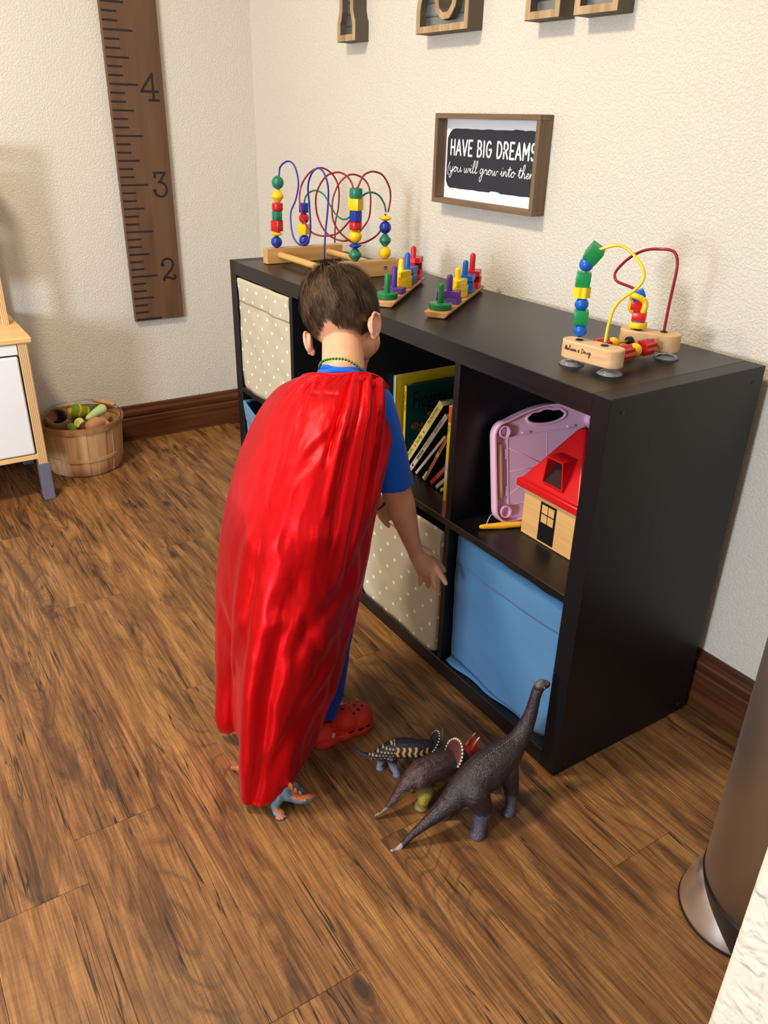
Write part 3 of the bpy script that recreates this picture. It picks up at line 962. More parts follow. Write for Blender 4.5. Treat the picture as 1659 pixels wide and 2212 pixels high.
# wire bail lying back over the wall side rim
e0 = V(((-2.0200, -0.4616, 0.2244, 0.0000)[:3])); e1 = V(((-1.9550, -0.2832, 0.1507, 0.0000)[:3]))
e0 = BC + V((rad(.17) * cos(radians(-118)) , rad(.17) * sin(radians(-118)) , .170)); e1 = BC + V((rad(.17) * cos(radians(62)), rad(.17) * sin(radians(62)), .170))
e0 += V((-.0045, -.004, 0)); e1 += V((.0045, .004, 0))
axis = (e1 - e0).normalized(); side = axis.cross(V((0, 0, 1))).normalized()
bm = bmesh.new(); pts = []
for k in range(25):
    a = pi * k / 24
    lift = sin(a) ** .8
    pts.append((e0 + e1) / 2 - axis * cos(a) * (e1 - e0).length / 2 + (-side) * lift * .118 + V((0, 0, .034 * lift)))
tube(bm, pts, .0017, 8); pobj('bail_wire', bm, WIRE, t, True)
bm = bmesh.new(); a, b_ = pts[13], pts[18]
tube(bm, [a, a.lerp(b_, .08), a.lerp(b_, .5), a.lerp(b_, .92), b_], [.0055, .0075, .0085, .0075, .0055], 14); pobj('wooden_grip', bm, MAPLE, t, True)

# plush vegetables in the basket
def cloth(name, r, g, b, **k): return mat(name, srgb(r, g, b), .9, spec=.1, sheen=.3, **k)
def plush(name, label, build, vox=.0022, mats=None, post=None, loc=None):
    bm = bmesh.new(); build(bm)
    t_ = organic(name, bm, vox, mats, None, 3)
    tag(t_, label, 'toy food', 'cloth toy vegetables in the basket')
    return t_
plush('toy_potato', 'brown cloth potato at the right of the basket', lambda bm: chain(bm, [(-1.9473, -0.3494, 0.1600, 0.0220), (-1.9611, -0.3281, 0.1620, 0.0240), (-1.9754, -0.3023, 0.1580, 0.0170), (-1.9655, -0.2898, 0.1520, 0.0100)]), mats=[cloth('potato_cloth', 190, 130, 88, var=(40, .06))])
o = plush('toy_squash', 'green and orange striped cloth squash at the back of the basket', lambda bm: chain(bm, [(-2.1051, -0.3841, 0.1650, 0.0180), (-2.1022, -0.3553, 0.1680, 0.0280), (-2.0916, -0.3291, 0.1650, 0.0200)]), mats=[mat('squash_cloth', rough=.9, attr=True, spec=.1)])
colour(o, lambda p, n: srgb(232, 160, 40)[:3] if sin(p.y * 210 + 1.2 * sin(p.z * 120 + p.x * 60)) > .72 else srgb(112, 138, 44)[:3])
plush('toy_squash', 'orange-striped green cloth gourd lying low among the vegetables', lambda bm: chain(bm, [(-2.0039, -0.4042, 0.1500, 0.0140), (-1.9806, -0.4004, 0.1500, 0.0150)]), mats=[cloth('lime_cloth', 118, 160, 40)])
plush('toy_marrow', 'pale green cloth marrow leaning to the right in the basket', lambda bm: chain(bm, [(-2.0030, -0.3428, 0.1720, 0.0100), (-2.0176, -0.3154, 0.1800, 0.0145), (-2.0270, -0.2875, 0.1880, 0.0180)]), mats=[cloth('pale_green_cloth', 196, 220, 150)])
plush('toy_leaf', 'dark green cloth leaf behind the pale marrow', lambda bm: chain(bm, [(-2.0988, -0.3108, 0.1650, 0.0120), (-2.1015, -0.2929, 0.1700, 0.0140)]), mats=[cloth('leaf_cloth', 40, 110, 62)])
o = plush('toy_kiwi', 'halved cloth kiwi with yellow-green face and black seeds', lambda bm: chain(bm, [(-1.9822, -0.3735, 0.1600, 0.0210), (-1.9592, -0.3673, 0.1560, 0.0190)]), mats=[mat('kiwi_cloth', rough=.9, attr=True, spec=.1)])
kd = V((.55, -.55, .63)).normalized(); kc = V((-1.9822, -0.3735, 0.1600))
colour(o, lambda p, n: srgb(92, 66, 56)[:3])
bm = bmesh.new(); Mk = T(kc + kd * .0185, kd)
lathe(bm, [(0, .006), (.010, .0055), (.016, .003), (.0185, 0), (.0175, -.004), (0, -.004)], 24, Mk)
q = obj('kiwi_face', bm, cloth('kiwi_face_cloth', 226, 220, 120), None, True); q.parent = o
bm = bmesh.new()
for k in range(11):
    a = 2.399 * k; ball(bm, Mk @ V((.0075 * cos(a) * (.5 + .05 * k), .0045 * sin(a), .0056)), (.0011, .0011, .0006), u=6, v=4)
q = obj('kiwi_seeds', bm, BLK, None); q.parent = o
# brown ribbed knit bag with a dark mouth
KN = bpy.data.materials.new('ribbed_knit'); KN.use_nodes = True
nt = KN.node_tree; bb = nt.nodes['Principled BSDF']; tc = nd(nt, 'ShaderNodeTexCoord'); wv = nd(nt, 'ShaderNodeTexWave', bands_direction='DIAGONAL'); wv.inputs['Scale'].default_value = 95
nt.links.new(tc.outputs['Object'], wv.inputs['Vector']); cr = nd(nt, 'ShaderNodeValToRGB'); cr.color_ramp.elements[0].color = srgb(104, 76, 46); cr.color_ramp.elements[1].color = srgb(168, 136, 92)
nt.links.new(wv.outputs['Fac'], cr.inputs[0]); nt.links.new(cr.outputs[0], bb.inputs['Base Color']); bb.inputs['Roughness'].default_value = .9
tk = thing('knit_pouch', 'brown ribbed knit pouch with dark purple lining at the left of the basket', 'pouch', (-2.03, -.44, .12))
bm = bmesh.new(); Mk = T((-2.0933, -0.4275, 0.1500), (.40, -.10, .9), (0, 1, 0))
lathe(bm, [(.010, -.05), (.036, -.038), (.045, -.01), (.044, .016), (.038, .024), (.032, .020), (.035, .010), (.037, -.008), (.029, -.026), (0, -.032)], 30, Mk @ Matrix.Diagonal((1, 1.15, 1, 1)))
pobj('pouch_body', bm, KN, tk, True)
bm = bmesh.new(); lathe(bm, [(.0345, .008), (.0362, -.008), (.028, -.025), (0, -.030)], 30, Mk @ Matrix.Diagonal((1, 1.15, 1, 1)), cap=False)
pobj('lining', bm, cloth('plum_lining', 62, 42, 64), tk, True)

# ------------------------------------------------------------ step bin (steel) at the right
STEEL = bpy.data.materials.new('brushed_steel'); STEEL.use_nodes = True
nt = STEEL.node_tree; bb = nt.nodes['Principled BSDF']
bb.inputs['Base Color'].default_value = srgb(188, 182, 172); bb.inputs['Metallic'].default_value = 1.0; bb.inputs['Roughness'].default_value = .42; bb.inputs['Anisotropic'].default_value = .5
tc = nd(nt, 'ShaderNodeTexCoord'); mp = nd(nt, 'ShaderNodeMapping'); mp.inputs['Scale'].default_value = (300, 300, 8)
nz = nd(nt, 'ShaderNodeTexNoise'); nt.links.new(tc.outputs['Object'], mp.inputs[0]); nt.links.new(mp.outputs[0], nz.inputs['Vector'])
mr = nd(nt, 'ShaderNodeMapRange'); mr.inputs[3].default_value = .40; mr.inputs[4].default_value = .50; nt.links.new(nz.outputs['Fac'], mr.inputs[0]); nt.links.new(mr.outputs[0], bb.inputs['Roughness'])
CHROME = mat('polished_steel', srgb(240, 238, 232), .30, .95, var=(25, .05))
cc = V((.430, .080, 0))
t = thing('trash_can', 'tall brushed steel round trash can with polished foot at the right edge', 'trash can', cc)
bm = bmesh.new(); lathe(bm, [(.1275, .090), (.1300, .093), (.1305, .60), (.1290, .603), (.06, .604)], 72, Matrix.Translation(cc)); pobj('can_body', bm, STEEL, t, 40)
bm = bmesh.new(); lathe(bm, [(.104, .0), (.112, .004), (.1260, .060), (.1318, .086), (.1290, .091), (.05, .092)], 72, Matrix.Translation(cc)); pobj('base_ring', bm, BLK, t, 40)
bm = bmesh.new(); lathe(bm, [(.132, .603), (.132, .625), (.125, .640), (.09, .655), (.0, .662)], 72, Matrix.Translation(cc)); pobj('lid', bm, STEEL, t, 40)
bm = bmesh.new()
pc = V((.377, .048, 0))
lathe(bm, [(.088, .003), (.0925, .006), (.0925, .011), (.0905, .020), (.0850, .042), (.0775, .062), (.0680, .078), (.050, .086), (.0, .088)], 56, Matrix.Translation(pc) @ Matrix.Diagonal((1.0, .98, 1, 1))); pobj('foot_pedal', bm, CHROME, t, 50)
bm = bmesh.new(); lathe(bm, [(.0895, .0), (.0925, .003), (.0925, .007), (.088, .008)], 56, Matrix.Translation(pc) @ Matrix.Diagonal((1.02, 1, 1, 1))); pobj('pedal_rim', bm, BLK, t, 50)

# ------------------------------------------------------------ bead shapes
def bead(kind, r, h, M):
    bm = bmesh.new()
    if kind == 'ball': lathe(bm, [(r * .28, 0)] + [(r * cos(radians(a)), h / 2 + h / 2 * sin(radians(a))) for a in range(-70, 71, 14)] + [(r * .28, h)], 24, M)
    elif kind == 'disc': lathe(bm, [(r * .3, 0), (r * .6, h * .12), (r * .95, h * .38), (r, h / 2), (r * .95, h * .62), (r * .6, h * .88), (r * .3, h)], 24, M)
    elif kind == 'cyl': lathe(bm, [(r * .85, 0), (r * .96, h * .06), (r, h * .16), (r, h * .84), (r * .96, h * .94), (r * .85, h)], 24, M)
    elif kind == 'dcone': lathe(bm, [(r * .34, 0), (r * .42, h * .03), (r * .96, h * .38), (r, h * .42), (r, h * .58), (r * .96, h * .62), (r * .42, h * .97), (r * .34, h)], 24, M)
    elif kind == 'hex':
        lathe(bm, [(r * .93, 0), (r, h * .06), (r, h * .94), (r * .93, h)], 6, M)
    elif kind == 'cube':
        box(bm, -r, r, -r, r, 0, h, r * .12, 0, M, 2)
    elif kind in ('gear', 'gearl'):
        n = 8 if kind == 'gear' else 6; poly = []
        for k in range(n * 8):
            a = 2 * pi * k / (n * 8); rr = r * (1 + (.12 if kind == 'gear' else .10) * sin(a * n)); poly.append((rr * cos(a), rr * sin(a)))
        fs = prism(bm, poly, 0, h, M)
    return bm
def bead_on(parent, kind, m, r, h, M, label=None):
    o = pobj('bead', bead(kind, r, h, M), m, parent, 35)
    if label: tag(o, label)
    return h

# ------------------------------------------------------------ large bead maze
t = thing('bead_maze', 'large wooden bead maze with looping wires at the left end of the shelf', 'bead maze', (-1.20, .18, SH))
ZT = SH + .042
def bar(x0, x1, y0, y1):
    bm = newbox(x0, x1, y0, y1, SH + .0004, ZT, .002, 2)
    pobj('end_bar', bm, MAPLE, t)
bar(-1.362, -1.334, .060, .304)
bar(-1.064, -1.037, .056, .306)
for y in (.102, .258):
    bm = bmesh.new(); tube(bm, [(-1.335, y, SH + .023), (-1.063, y, SH + .023)], .0088, 18); pobj('dowel', bm, wood('dowel_wood', srgb(226, 176, 104), srgb(205, 152, 84), 0, 1, .3, 1, .03, 40), t, 40)
for y in (.262,):
    bm = bmesh.new(); lathe(bm, [(.0055, 0), (.0055, .0010), (.004, .0014), (.002, .0004), (0, .0004)], 16, T((-1.037, y, SH + .022), (1, 0, 0))); pobj('screw', bm, WIRE, t, 40)
def wire(pts, m, r=.0024, n=5):
    bm = bmesh.new(); tube(bm, crom(pts, n), r, 8); pobj('wire', bm, m, t, True)
wire([(-1.345, .097, ZT - .005), (-1.345, .103, .90), (-1.3450, 0.1107, 0.9958), (-1.3400, 0.1147, 1.0192), (-1.3200, 0.1265, 1.0317), (-1.3000, 0.1353, 1.0211), (-1.2800, 0.1357, 0.9818), (-1.2500, 0.1113, 0.9421), (-1.2300, 0.0855, 0.9128), (-1.2100, 0.0754, 0.8762), (-1.1900, 0.0736, 0.8500), (-1.1700, 0.0817, 0.8377), (-1.1550, 0.0929, 0.8461), (-1.1450, 0.0979, 0.8753), (-1.1400, 0.0934, 0.9381), (-1.1300, 0.0850, 0.9829), (-1.1100, 0.0851, 1.0138), (-1.1000, 0.0978, 1.0272), (-1.0800, 0.1045, 1.0154), (-1.0650, 0.1070, 0.9806), (-1.0550, 0.0985, 0.9291), (-1.0500, 0.0890, 0.8797), (-1.0500, 0.0844, 0.8103)], WIREB)
wire([(-1.345, .184, ZT - .005), (-1.345, .184, .88), (-1.3450, 0.1866, 0.9265), (-1.3300, 0.1904, 0.9480), (-1.2900, 0.1936, 0.9595), (-1.2500, 0.1980, 0.9506), (-1.2000, 0.1874, 0.9299), (-1.1500, 0.1784, 0.9101), (-1.1000, 0.1708, 0.9049), (-1.0800, 0.1782, 0.9135), (-1.0700, 0.1932, 0.9413), (-1.0550, 0.1987, 0.9627), (-1.0500, 0.2187, 0.9726), (-1.0500, 0.2444, 0.9653), (-1.0500, 0.2622, 0.9444), (-1.0500, 0.2680, 0.9236)], WIREG)
wire([(-1.3450, 0.2838, 0.8104), (-1.3450, 0.2865, 0.8675), (-1.3400, 0.2934, 0.9066), (-1.3350, 0.2925, 0.9566), (-1.3300, 0.2749, 0.9908), (-1.3200, 0.2422, 1.0109), (-1.3100, 0.2100, 1.0146), (-1.3000, 0.1778, 1.0012), (-1.2900, 0.1501, 0.9737), (-1.2800, 0.1374, 0.9388), (-1.2600, 0.1327, 0.9083), (-1.2400, 0.1303, 0.8849), (-1.2100, 0.1355, 0.8626), (-1.1800, 0.1450, 0.8565), (-1.1500, 0.1543, 0.8596), (-1.1200, 0.1631, 0.8681), (-1.0900, 0.1692, 0.8886), (-1.0650, 0.1777, 0.9150)], WIRER)
wire([(-1.0500, 0.1692, 0.9820), (-1.0600, 0.1701, 0.9961), (-1.0900, 0.1712, 1.0106), (-1.1200, 0.1638, 1.0155), (-1.1500, 0.1474, 1.0039), (-1.1700, 0.1329, 0.9688), (-1.1800, 0.1335, 0.9334), (-1.1800, 0.1413, 0.8979), (-1.1600, 0.1513, 0.8675), (-1.1400, 0.1701, 0.8511), (-1.1200, 0.1890, 0.8482), (-1.1100, 0.2093, 0.8562), (-1.1000, 0.2228, 0.8746), (-1.1000, 0.2466, 0.9019), (-1.1000, 0.2526, 0.9368), (-1.1100, 0.2561, 0.9706), (-1.1200, 0.2489, 0.9941), (-1.1300, 0.2289, 1.0074), (-1.1400, 0.2092, 1.0070), (-1.1500, 0.1893, 0.9896), (-1.1500, 0.1722, 0.9625), (-1.1400, 0.1600, 0.9361), (-1.1300, 0.1562, 0.9024), (-1.1200, 0.1675, 0.8749), (-1.1000, 0.1859, 0.8532), (-1.0900, 0.2060, 0.8445), (-1.0800, 0.2263, 0.8482), (-1.0700, 0.2506, 0.8624), (-1.0600, 0.2616, 0.8808), (-1.0550, 0.2718, 0.9055)], WIRER)
wire([(-1.0500, 0.1816, 0.9818), (-1.0500, 0.1971, 1.0094), (-1.0500, 0.2137, 1.0184), (-1.0500, 0.2305, 1.0205), (-1.0500, 0.2562, 1.0119), (-1.0500, 0.2764, 0.9848), (-1.0500, 0.2816, 0.9575), (-1.0500, 0.2751, 0.9233)], WIRER)
wire([(-1.05, .177, ZT - .005), (-1.05, .178, .985)], WIREG, n=2)
wire([(-1.05, .268, ZT - .005), (-1.05, .267, .92)], WIRER, n=2)
def column(x, y0, y1, ztop, items):
    z = ZT + .0005
    tot = ztop - ZT
    for kind, m, r, h in items:
        f = (z - ZT) / tot; y = y0 + (y1 - y0) * f
        bead_on(t, kind, m, r, h - .0006, Matrix.Translation((x, y, z)) @ Matrix.Rotation(.5 if kind in ('cube', 'hex') else 0, 4, 'Z'))
        z += h
column(-1.345, .096, .108, .996, [('ball', BLUE, .0158, .031), ('disc', YEL, .0155, .0125), ('cube', RED, .0125, .030), ('hex', GREEN, .0155, .024), ('cyl', RED, .0150, .021), ('dcone', YEL, .0165, .034), ('ball', GREEN, .0165, .035)])
column(-1.345, .184, .184, .924, [('ball', BLUE, .0155, .031), ('cube', YEL, .0125, .029), ('ball', RED, .0145, .030), ('hex', BLUE, .0150, .026)])
column(-1.05, .176, .178, .986, [('dcone', GREEN, .0170, .032), ('disc', BLUE, .0160, .0135), ('ball', YEL, .0165, .031), ('cyl', RED, .0160, .021), ('hex', BLUE, .0178, .026), ('cube', YEL, .0145, .029), ('cyl', GREEN, .0165, .024)])
column(-1.05, .268, .267, .924, [('ball', YEL, .0160, .032), ('dcone', GREEN, .0155, .031), ('ball', BLUE, .0155, .032), ('disc', YEL, .0158, .0135)])

# ------------------------------------------------------------ two peg stackers
def hole_free(poly): return poly
def rounded_tri(r): return [(r * cos(a) + 0, r * sin(a)) for a in [radians(k) for k in (84, 96, 204, 216, 324, 336)]]
def stacker(label, P0, P4, which, counts):
    P0 = V(P0); P4 = V(P4)
    d = (P4 - P0).normalized(); ang = math.atan2(d.y, d.x)
    L_ = (P4 - P0).length
    t = thing('peg_board', label, 'toy', (P0 + P4) / 2 - V((0, 0, .012)), 'wooden peg boards')
    M = Matrix.Translation((P0.x, P0.y, SH + .0004)) @ Matrix.Rotation(ang, 4, 'Z')
    bm = bmesh.new()
    hw = .0265
    prof = [(-hw, .0135), (hw, .0135), (hw, .009), (hw * .72, .0), (-hw * .72, .0), (-hw, .009)]
    a = [bm.verts.new(M @ V((-.033, y, z))) for y, z in prof]; b_ = [bm.verts.new(M @ V((L_ + .033, y, z))) for y, z in prof]
    for i in range(6): bm.faces.new((a[i], a[(i + 1) % 6], b_[(i + 1) % 6], b_[i]))
    bm.faces.new(a[::-1]); bm.faces.new(b_); bmesh.ops.recalc_face_normals(bm, faces=bm.faces)
    o = pobj('board', bm, PINE, t); bv = o.modifiers.new('b', 'BEVEL'); bv.width = .0025; bv.segments = 2; bv.limit_method = 'ANGLE'
    cols = [('green', SGREEN, .055), ('purple', SPUR, .061), ('yellow', SYEL, .066), ('blue', SBLUE, .072), ('red', SRED, .079)]
    lv = {1: ['only'], 2: ['lower', 'upper'], 3: ['bottom', 'middle', 'top'], 4: ['bottom', 'second lowest', 'second highest', 'top']}
    for k, (cn, m, ph) in enumerate(cols):
        p = M @ V((L_ * k / 4, 0, .0135))
        bm = bmesh.new(); r = .0068
        lathe(bm, [(r * .9, 0), (r, .002), (r, ph - r), (r * .87, ph - r * .5), (r * .5, ph - r * .13), (0, ph)], 18, Matrix.Translation(p))
        tag(pobj('peg', bm, m, t, 50), cn + ' peg')
        n = counts[k]; th = .0133
        for j in range(n):
            q = p + V((0, 0, .0002 + j * th))
            bm = bmesh.new()
            rr = ang + [0.05, -.08, .1, -.05][(j + k) % 4]
            if k == 0: lathe(bm, [(.0225, 0), (.0240, .0015), (.0240, th - .002), (.0225, th - .0003)], 40, Matrix.Translation(q))
            else:
                if k == 1: poly = [(.024, -.017), (.0245, .017), (.013, .0125), (0, .0105), (-.013, .0125), (-.0245, .017), (-.024, -.017), (-.013, -.0125), (0, -.0105), (.013, -.0125)]; rr += pi / 2
                if k == 2: poly = [(.026, -.002), (.0235, .004), (-.016, .0225), (-.021, .019), (-.021, -.019), (-.016, -.0225), (.0235, -.004)]; rr += (pi + .10 * j if which else pi - .25 + .12 * j)
                if k == 3: poly = [(.021, -.021), (.021, .021), (-.021, .021), (-.021, -.021)]; rr += (.12 if which else -.05)
                if k == 4:
                    w_ = .0085; l_ = .023
                    poly = [(l_, -w_), (l_, w_), (w_, w_), (w_, l_), (-w_, l_), (-w_, w_), (-l_, w_), (-l_, -w_), (-w_, -w_), (-w_, -l_), (w_, -l_), (w_, -w_)]
                    if j in (0, n - 1): poly = [(l_ * .9, -l_ * .9), (l_ * .9, l_ * .9), (-l_ * .9, l_ * .9), (-l_ * .9, -l_ * .9)]
                prism(bm, poly, 0, th - .0003, Matrix.Translation(q) @ Matrix.Rotation(rr, 4, 'Z'))
            shape = ['round', 'curved', 'triangular', 'square', 'square' if j in (0, n - 1) else 'cross-shaped'][k]
            place = 'on the peg board ' + ('beside the boy\'s head' if which == 0 else 'nearer the middle of the shelf')
            lb = ('%s %s block %s' % (cn, shape, place)) if n == 1 else ('%s of the %s blocks, %s, %s' % (lv[n][j], cn, shape, place))
            o = obj('stacking_block', bm, m, None, 40)
            o.data.transform(Matrix.Translation(-q)); o.location = q
            bv = o.modifiers.new('b', 'BEVEL'); bv.width = .0007; bv.segments = 1; bv.limit_method = 'ANGLE'
            tag(o, lb, 'toy block', 'stacking blocks on the peg boards')
stacker('narrow wooden peg board of stacked shapes just right of the boy\'s head', (-0.7344, 0.0704, 0.7770), (-0.9131, 0.2639, 0.7770), 0, [1, 1, 3, 3, 4])
stacker('narrow wooden peg board of stacked shapes, the nearer one with a free front end', (-0.5895, 0.1118, 0.7770), (-0.7584, 0.3293, 0.7770), 1, [1, 2, 3, 3, 3])

# ------------------------------------------------------------ small bead toy on suction cups
TGREEN = paint('toy_green', 28, 146, 78); TBLUE = paint('toy_blue', 16, 98, 196); TYEL = paint('toy_yellow', 250, 214, 30); TRED = paint('toy_red', 214, 30, 40)
TWY = paint('toy_wire_yellow', 240, 206, 50, .25); TWR = paint('toy_wire_red', 150, 28, 46, .25)
CLEAR = mat('clear_suction_vinyl', (.82, .86, .88, 1), .12, trans=.85, ior=1.4)
t = thing('suction_bead_toy', 'small bead toy on two wood blocks with suction cups, right end of shelf', 'bead toy', (-.14, .18, SH))
ZB0, ZB1 = SH + .0125, SH + .0440
def block(a, b_, r, nm='base_block'):
    a = V(a); b_ = V(b_); d = (b_ - a); ang = math.atan2(d.y, d.x); L_ = d.length
    M = Matrix.Translation((a.x, a.y, 0)) @ Matrix.Rotation(ang, 4, 'Z'); poly = arc(L_, 0, r, r, -90, 90, 14) + arc(0, 0, r, r, 90, 270, 14)
    bm = bmesh.new(); prism(bm, poly, ZB0, ZB1, M)
    o = pobj(nm, bm, BEECH, t, 40); bv = o.modifiers.new('b', 'BEVEL'); bv.width = .0022; bv.segments = 2; bv.limit_method = 'ANGLE'; bv.angle_limit = 1.0
    return M, L_
fa, fb = (-.176, .090, 0), (-.100, .103, 0)
ra, rb = (-.183, .241, 0), (-.122, .273, 0)
MF, LF = block(fa, fb, .0195)
MR, LR = block(ra, rb, .0195)
for p in (V(fa), V(fb), V(ra), V(rb)):
    bm = bmesh.new(); lathe(bm, [(.0215, .0004), (.0222, .001), (.016, .0045), (.007, .008), (.0055, .0125), (0, .0125), (0, .0065), (.012, .0032), (.0205, .0008)], 32, Matrix.Translation((p.x, p.y, SH)), cap=False); pobj('suction_cup', bm, CLEAR, t, True)
def wire(pts, m, r=.0026, n=4):
    bm = bmesh.new(); tube(bm, crom(pts, n), r, 10); pobj('wire', bm, m, t, True)
W1 = [(-0.1655, 0.0910, 0.8146), (-0.1677, 0.0910, 0.8351), (-0.1711, 0.0910, 0.8631), (-0.1758, 0.0920, 0.8934), (-0.1768, 0.0930, 0.9194), (-0.1748, 0.0950, 0.9332), (-0.1708, 0.0970, 0.9464), (-0.1626, 0.1000, 0.9548), (-0.1538, 0.1050, 0.9593), (-0.1451, 0.1100, 0.9634), (-0.1360, 0.1150, 0.9659), (-0.1285, 0.1200, 0.9653), (-0.1183, 0.1250, 0.9606), (-0.1047, 0.1300, 0.9497), (-0.0909, 0.1300, 0.9386), (-0.0840, 0.1300, 0.9265), (-0.0826, 0.1250, 0.9154), (-0.0900, 0.1200, 0.9027), (-0.1012, 0.1150, 0.8922), (-0.1104, 0.1100, 0.8811), (-0.1162, 0.1070, 0.8673), (-0.1177, 0.1050, 0.8533), (-0.1187, 0.1030, 0.8361), (-0.1176, 0.1010, 0.8152)]
W2 = [(-0.1347, 0.2700, 0.8099), (-0.1343, 0.2700, 0.8362), (-0.1337, 0.2700, 0.8612), (-0.1322, 0.2700, 0.8908), (-0.1312, 0.2700, 0.9150), (-0.1332, 0.2700, 0.9322), (-0.1386, 0.2680, 0.9441), (-0.1492, 0.2650, 0.9486), (-0.1653, 0.2600, 0.9479), (-0.1818, 0.2580, 0.9459), (-0.1979, 0.2560, 0.9409), (-0.2137, 0.2540, 0.9324), (-0.2257, 0.2500, 0.9220), (-0.2369, 0.2480, 0.9097), (-0.2449, 0.2460, 0.8961), (-0.2384, 0.2440, 0.8846), (-0.2222, 0.2430, 0.8814), (-0.2032, 0.2420, 0.8796), (-0.1881, 0.2420, 0.8755), (-0.1807, 0.2420, 0.8635), (-0.1757, 0.2420, 0.8444), (-0.1705, 0.2420, 0.8132)]
wire(W1, TWY); wire(W2, TWR)
for p in (W1[0], W1[-1], W2[0], W2[-1]):
    bm = bmesh.new(); lathe(bm, [(.0068, -.003), (.0068, .0012), (.005, .0022), (0, .0022)], 20, Matrix.Translation((p[0], p[1], ZB1))); pobj('grommet', bm, BLK, t, 40)
def on(kind, m, c, r, h, up=(0, 0, 1), rot=0.):
    M = T(c, up, (1, .3, 0)) @ Matrix.Rotation(rot, 4, 'Z') @ Matrix.Translation((0, 0, -h / 2)); bead_on(t, kind, m, r, h, M)
c5 = lambda *a: V(a)
on('ball', TBLUE, (-0.1671, 0.0910, 0.8257), .0118, .0235); on('cube', TGREEN, (-0.1693, 0.0910, 0.8475), .0118, .0235, rot=.5)
on('ball', TBLUE, (-0.1713, 0.0910, 0.8684), .0115, .0225); on('gearl', TYEL, (-0.1752, 0.0920, 0.8875), .0130, .0175, rot=.2)
on('cube', TGREEN, (-0.1768, 0.0930, 0.9079), .0118, .0235, (.06, 0, 1), .5); on('ball', TBLUE, (-0.1759, 0.0950, 0.9321), .0120, .0235, (.3, 0, 1))
on('cube', TGREEN, (-0.1671, 0.1000, 0.9505), .0125, .0250, (.62, .1, .78), .4)
on('cyl', TYEL, (-0.1715, 0.2420, 0.8180), .0165, .0105); on('cube', TBLUE, (-0.1716, 0.2420, 0.8238), .0105, .008, rot=.3); on('cube', TRED, (-0.1714, 0.2420, 0.8329), .0118, .0150, rot=.3)
# ring with a wavy edge hanging on the red wire
bm = bmesh.new(); ringp = []
cR = V((-0.1783, 0.2420, 0.8505))
for k in range(48):
    a = 2 * pi * k / 48
    ringp.append(cR + V((cos(a) * .0215 * .75 + .000, -.5 * .0215 * sin(a) * .9, sin(a) * .0185)) + V((0, .004 * sin(3 * a), 0)))
tube(bm, ringp, .0052, 10, closed=True); pobj('wavy_ring', bm, TYEL, t, True)
on('cube', TRED, (-0.1817, 0.2430, 0.8522), .0105, .018, rot=.4); on('cube', TBLUE, (-0.1811, 0.2420, 0.8687), .0115, .0150, (-.4, -.3, .9), .5)
# two rods between the blocks, strung with fluted and round beads
for (a, b_, mr_, items) in ((V((-.168, .104, .791)), V((-.1695, .232, .791)), TWY, [('ball', TYEL, .011, .020, .15), ('gear', TRED, .0125, .026, .37), ('ball', TYEL, .0115, .022, .60), ('cyl', BLK, .008, .008, .93)]),
                            (V((-.112, .116, .791)), V((-.128, .256, .791)), TWY, [('gear', TRED, .0130, .028, .24), ('ball', TYEL, .0125, .023, .46), ('gear', TRED, .0130, .028, .70)])):
    bm = bmesh.new(); tube(bm, [a, b_], .0022, 8); pobj('cross_wire', bm, mr_, t, True)
    for kd_, m, r, h, f in items: on(kd_, m, a.lerp(b_, f), r, h, b_ - a)
bm = bmesh.new()
d = (V(fb) - V(fa)).normalized(); nrm = V((d.y, -d.x, 0))
p = V(fa) + nrm * .0198 + V((0, 0, 0)) + d * -.004
tx = 'Melissa & Doug'; hh = {**HAND, 'o': HAND['o'], 'D': HAND['D']}
wd = width(tx, hh, 0)
write(bm, tx, hh, plane_M((p.x, p.y, SH + .0285), d, (0, 0, 1)), .0040, .0009, 0, .052 / (wd * .0040), 4)
pobj('lettering', bm, BLK, t)

# ------------------------------------------------------------ books in the third cube
PAGE = mat('book_pages', srgb(214, 206, 188), .85)
def book(label, p0, p1, th, dep, spine, cover=None, extra=None, name='book'):
    """p0,p1: lower and upper end of the spine's left edge (on the plane y); thickness to the right"""
    p0 = V(p0); p1 = V(p1); up = (p1 - p0); H_ = up.length; up.normalize()
    rt = V((up.z, 0, -up.x)).normalized()
    t = thing(name, label, 'book', p0, 'picture books in the third cube')
    M = Matrix((rt, V((0, 1, 0)), up)).transposed().to_4x4(); M.translation = p0
    c = cover or spine
    bm = bmesh.new(); box(bm, 0, .0012, .0005, dep, 0, H_, 0, 0, M); box(bm, th - .0012, th, .0005, dep, 0, H_, 0, 0, M)
    pobj('cover', bm, c, t)
    bm = bmesh.new(); box(bm, 0, th, 0, .0012, 0, H_, .0003, 0, M); pobj('spine', bm, spine, t)
    bm = bmesh.new(); box(bm, .0013, th - .0013, .0013, dep - .003, .002, H_ - .002, 0, 0, M); pobj('pages', bm, PAGE, t)
    if extra: extra(t, M, H_, th)
    return t
def spine_text(s, z, size, m, M, t, th, sx=1.0, down=True):
    """printed on the spine"""
    o = M @ V((th * .24 if down else th * .8, -.0005, z))
    X_ = (M.to_3x3() @ V((0, 0, -1))) if down else (M.to_3x3() @ V((0, 0, 1)))
    Y_ = (M.to_3x3() @ V((1, 0, 0))) if down else (M.to_3x3() @ V((-1, 0, 0)))
    return print_text('lettering', s, size, plane_M(o, X_, Y_), m, t, sx)
def patch(name, m, M, t, x0, x1, z0, z1, y=-.0004):
    bm = bmesh.new(); bm.faces.new([bm.verts.new(M @ V(c)) for c in ((x0, y, z0), (x1, y, z0), (x1, y, z1), (x0, y, z1))]); return pobj(name, bm, m, t)
bm_ = lambda n, *c, **k: mat(n, srgb(*c), .35, **k)
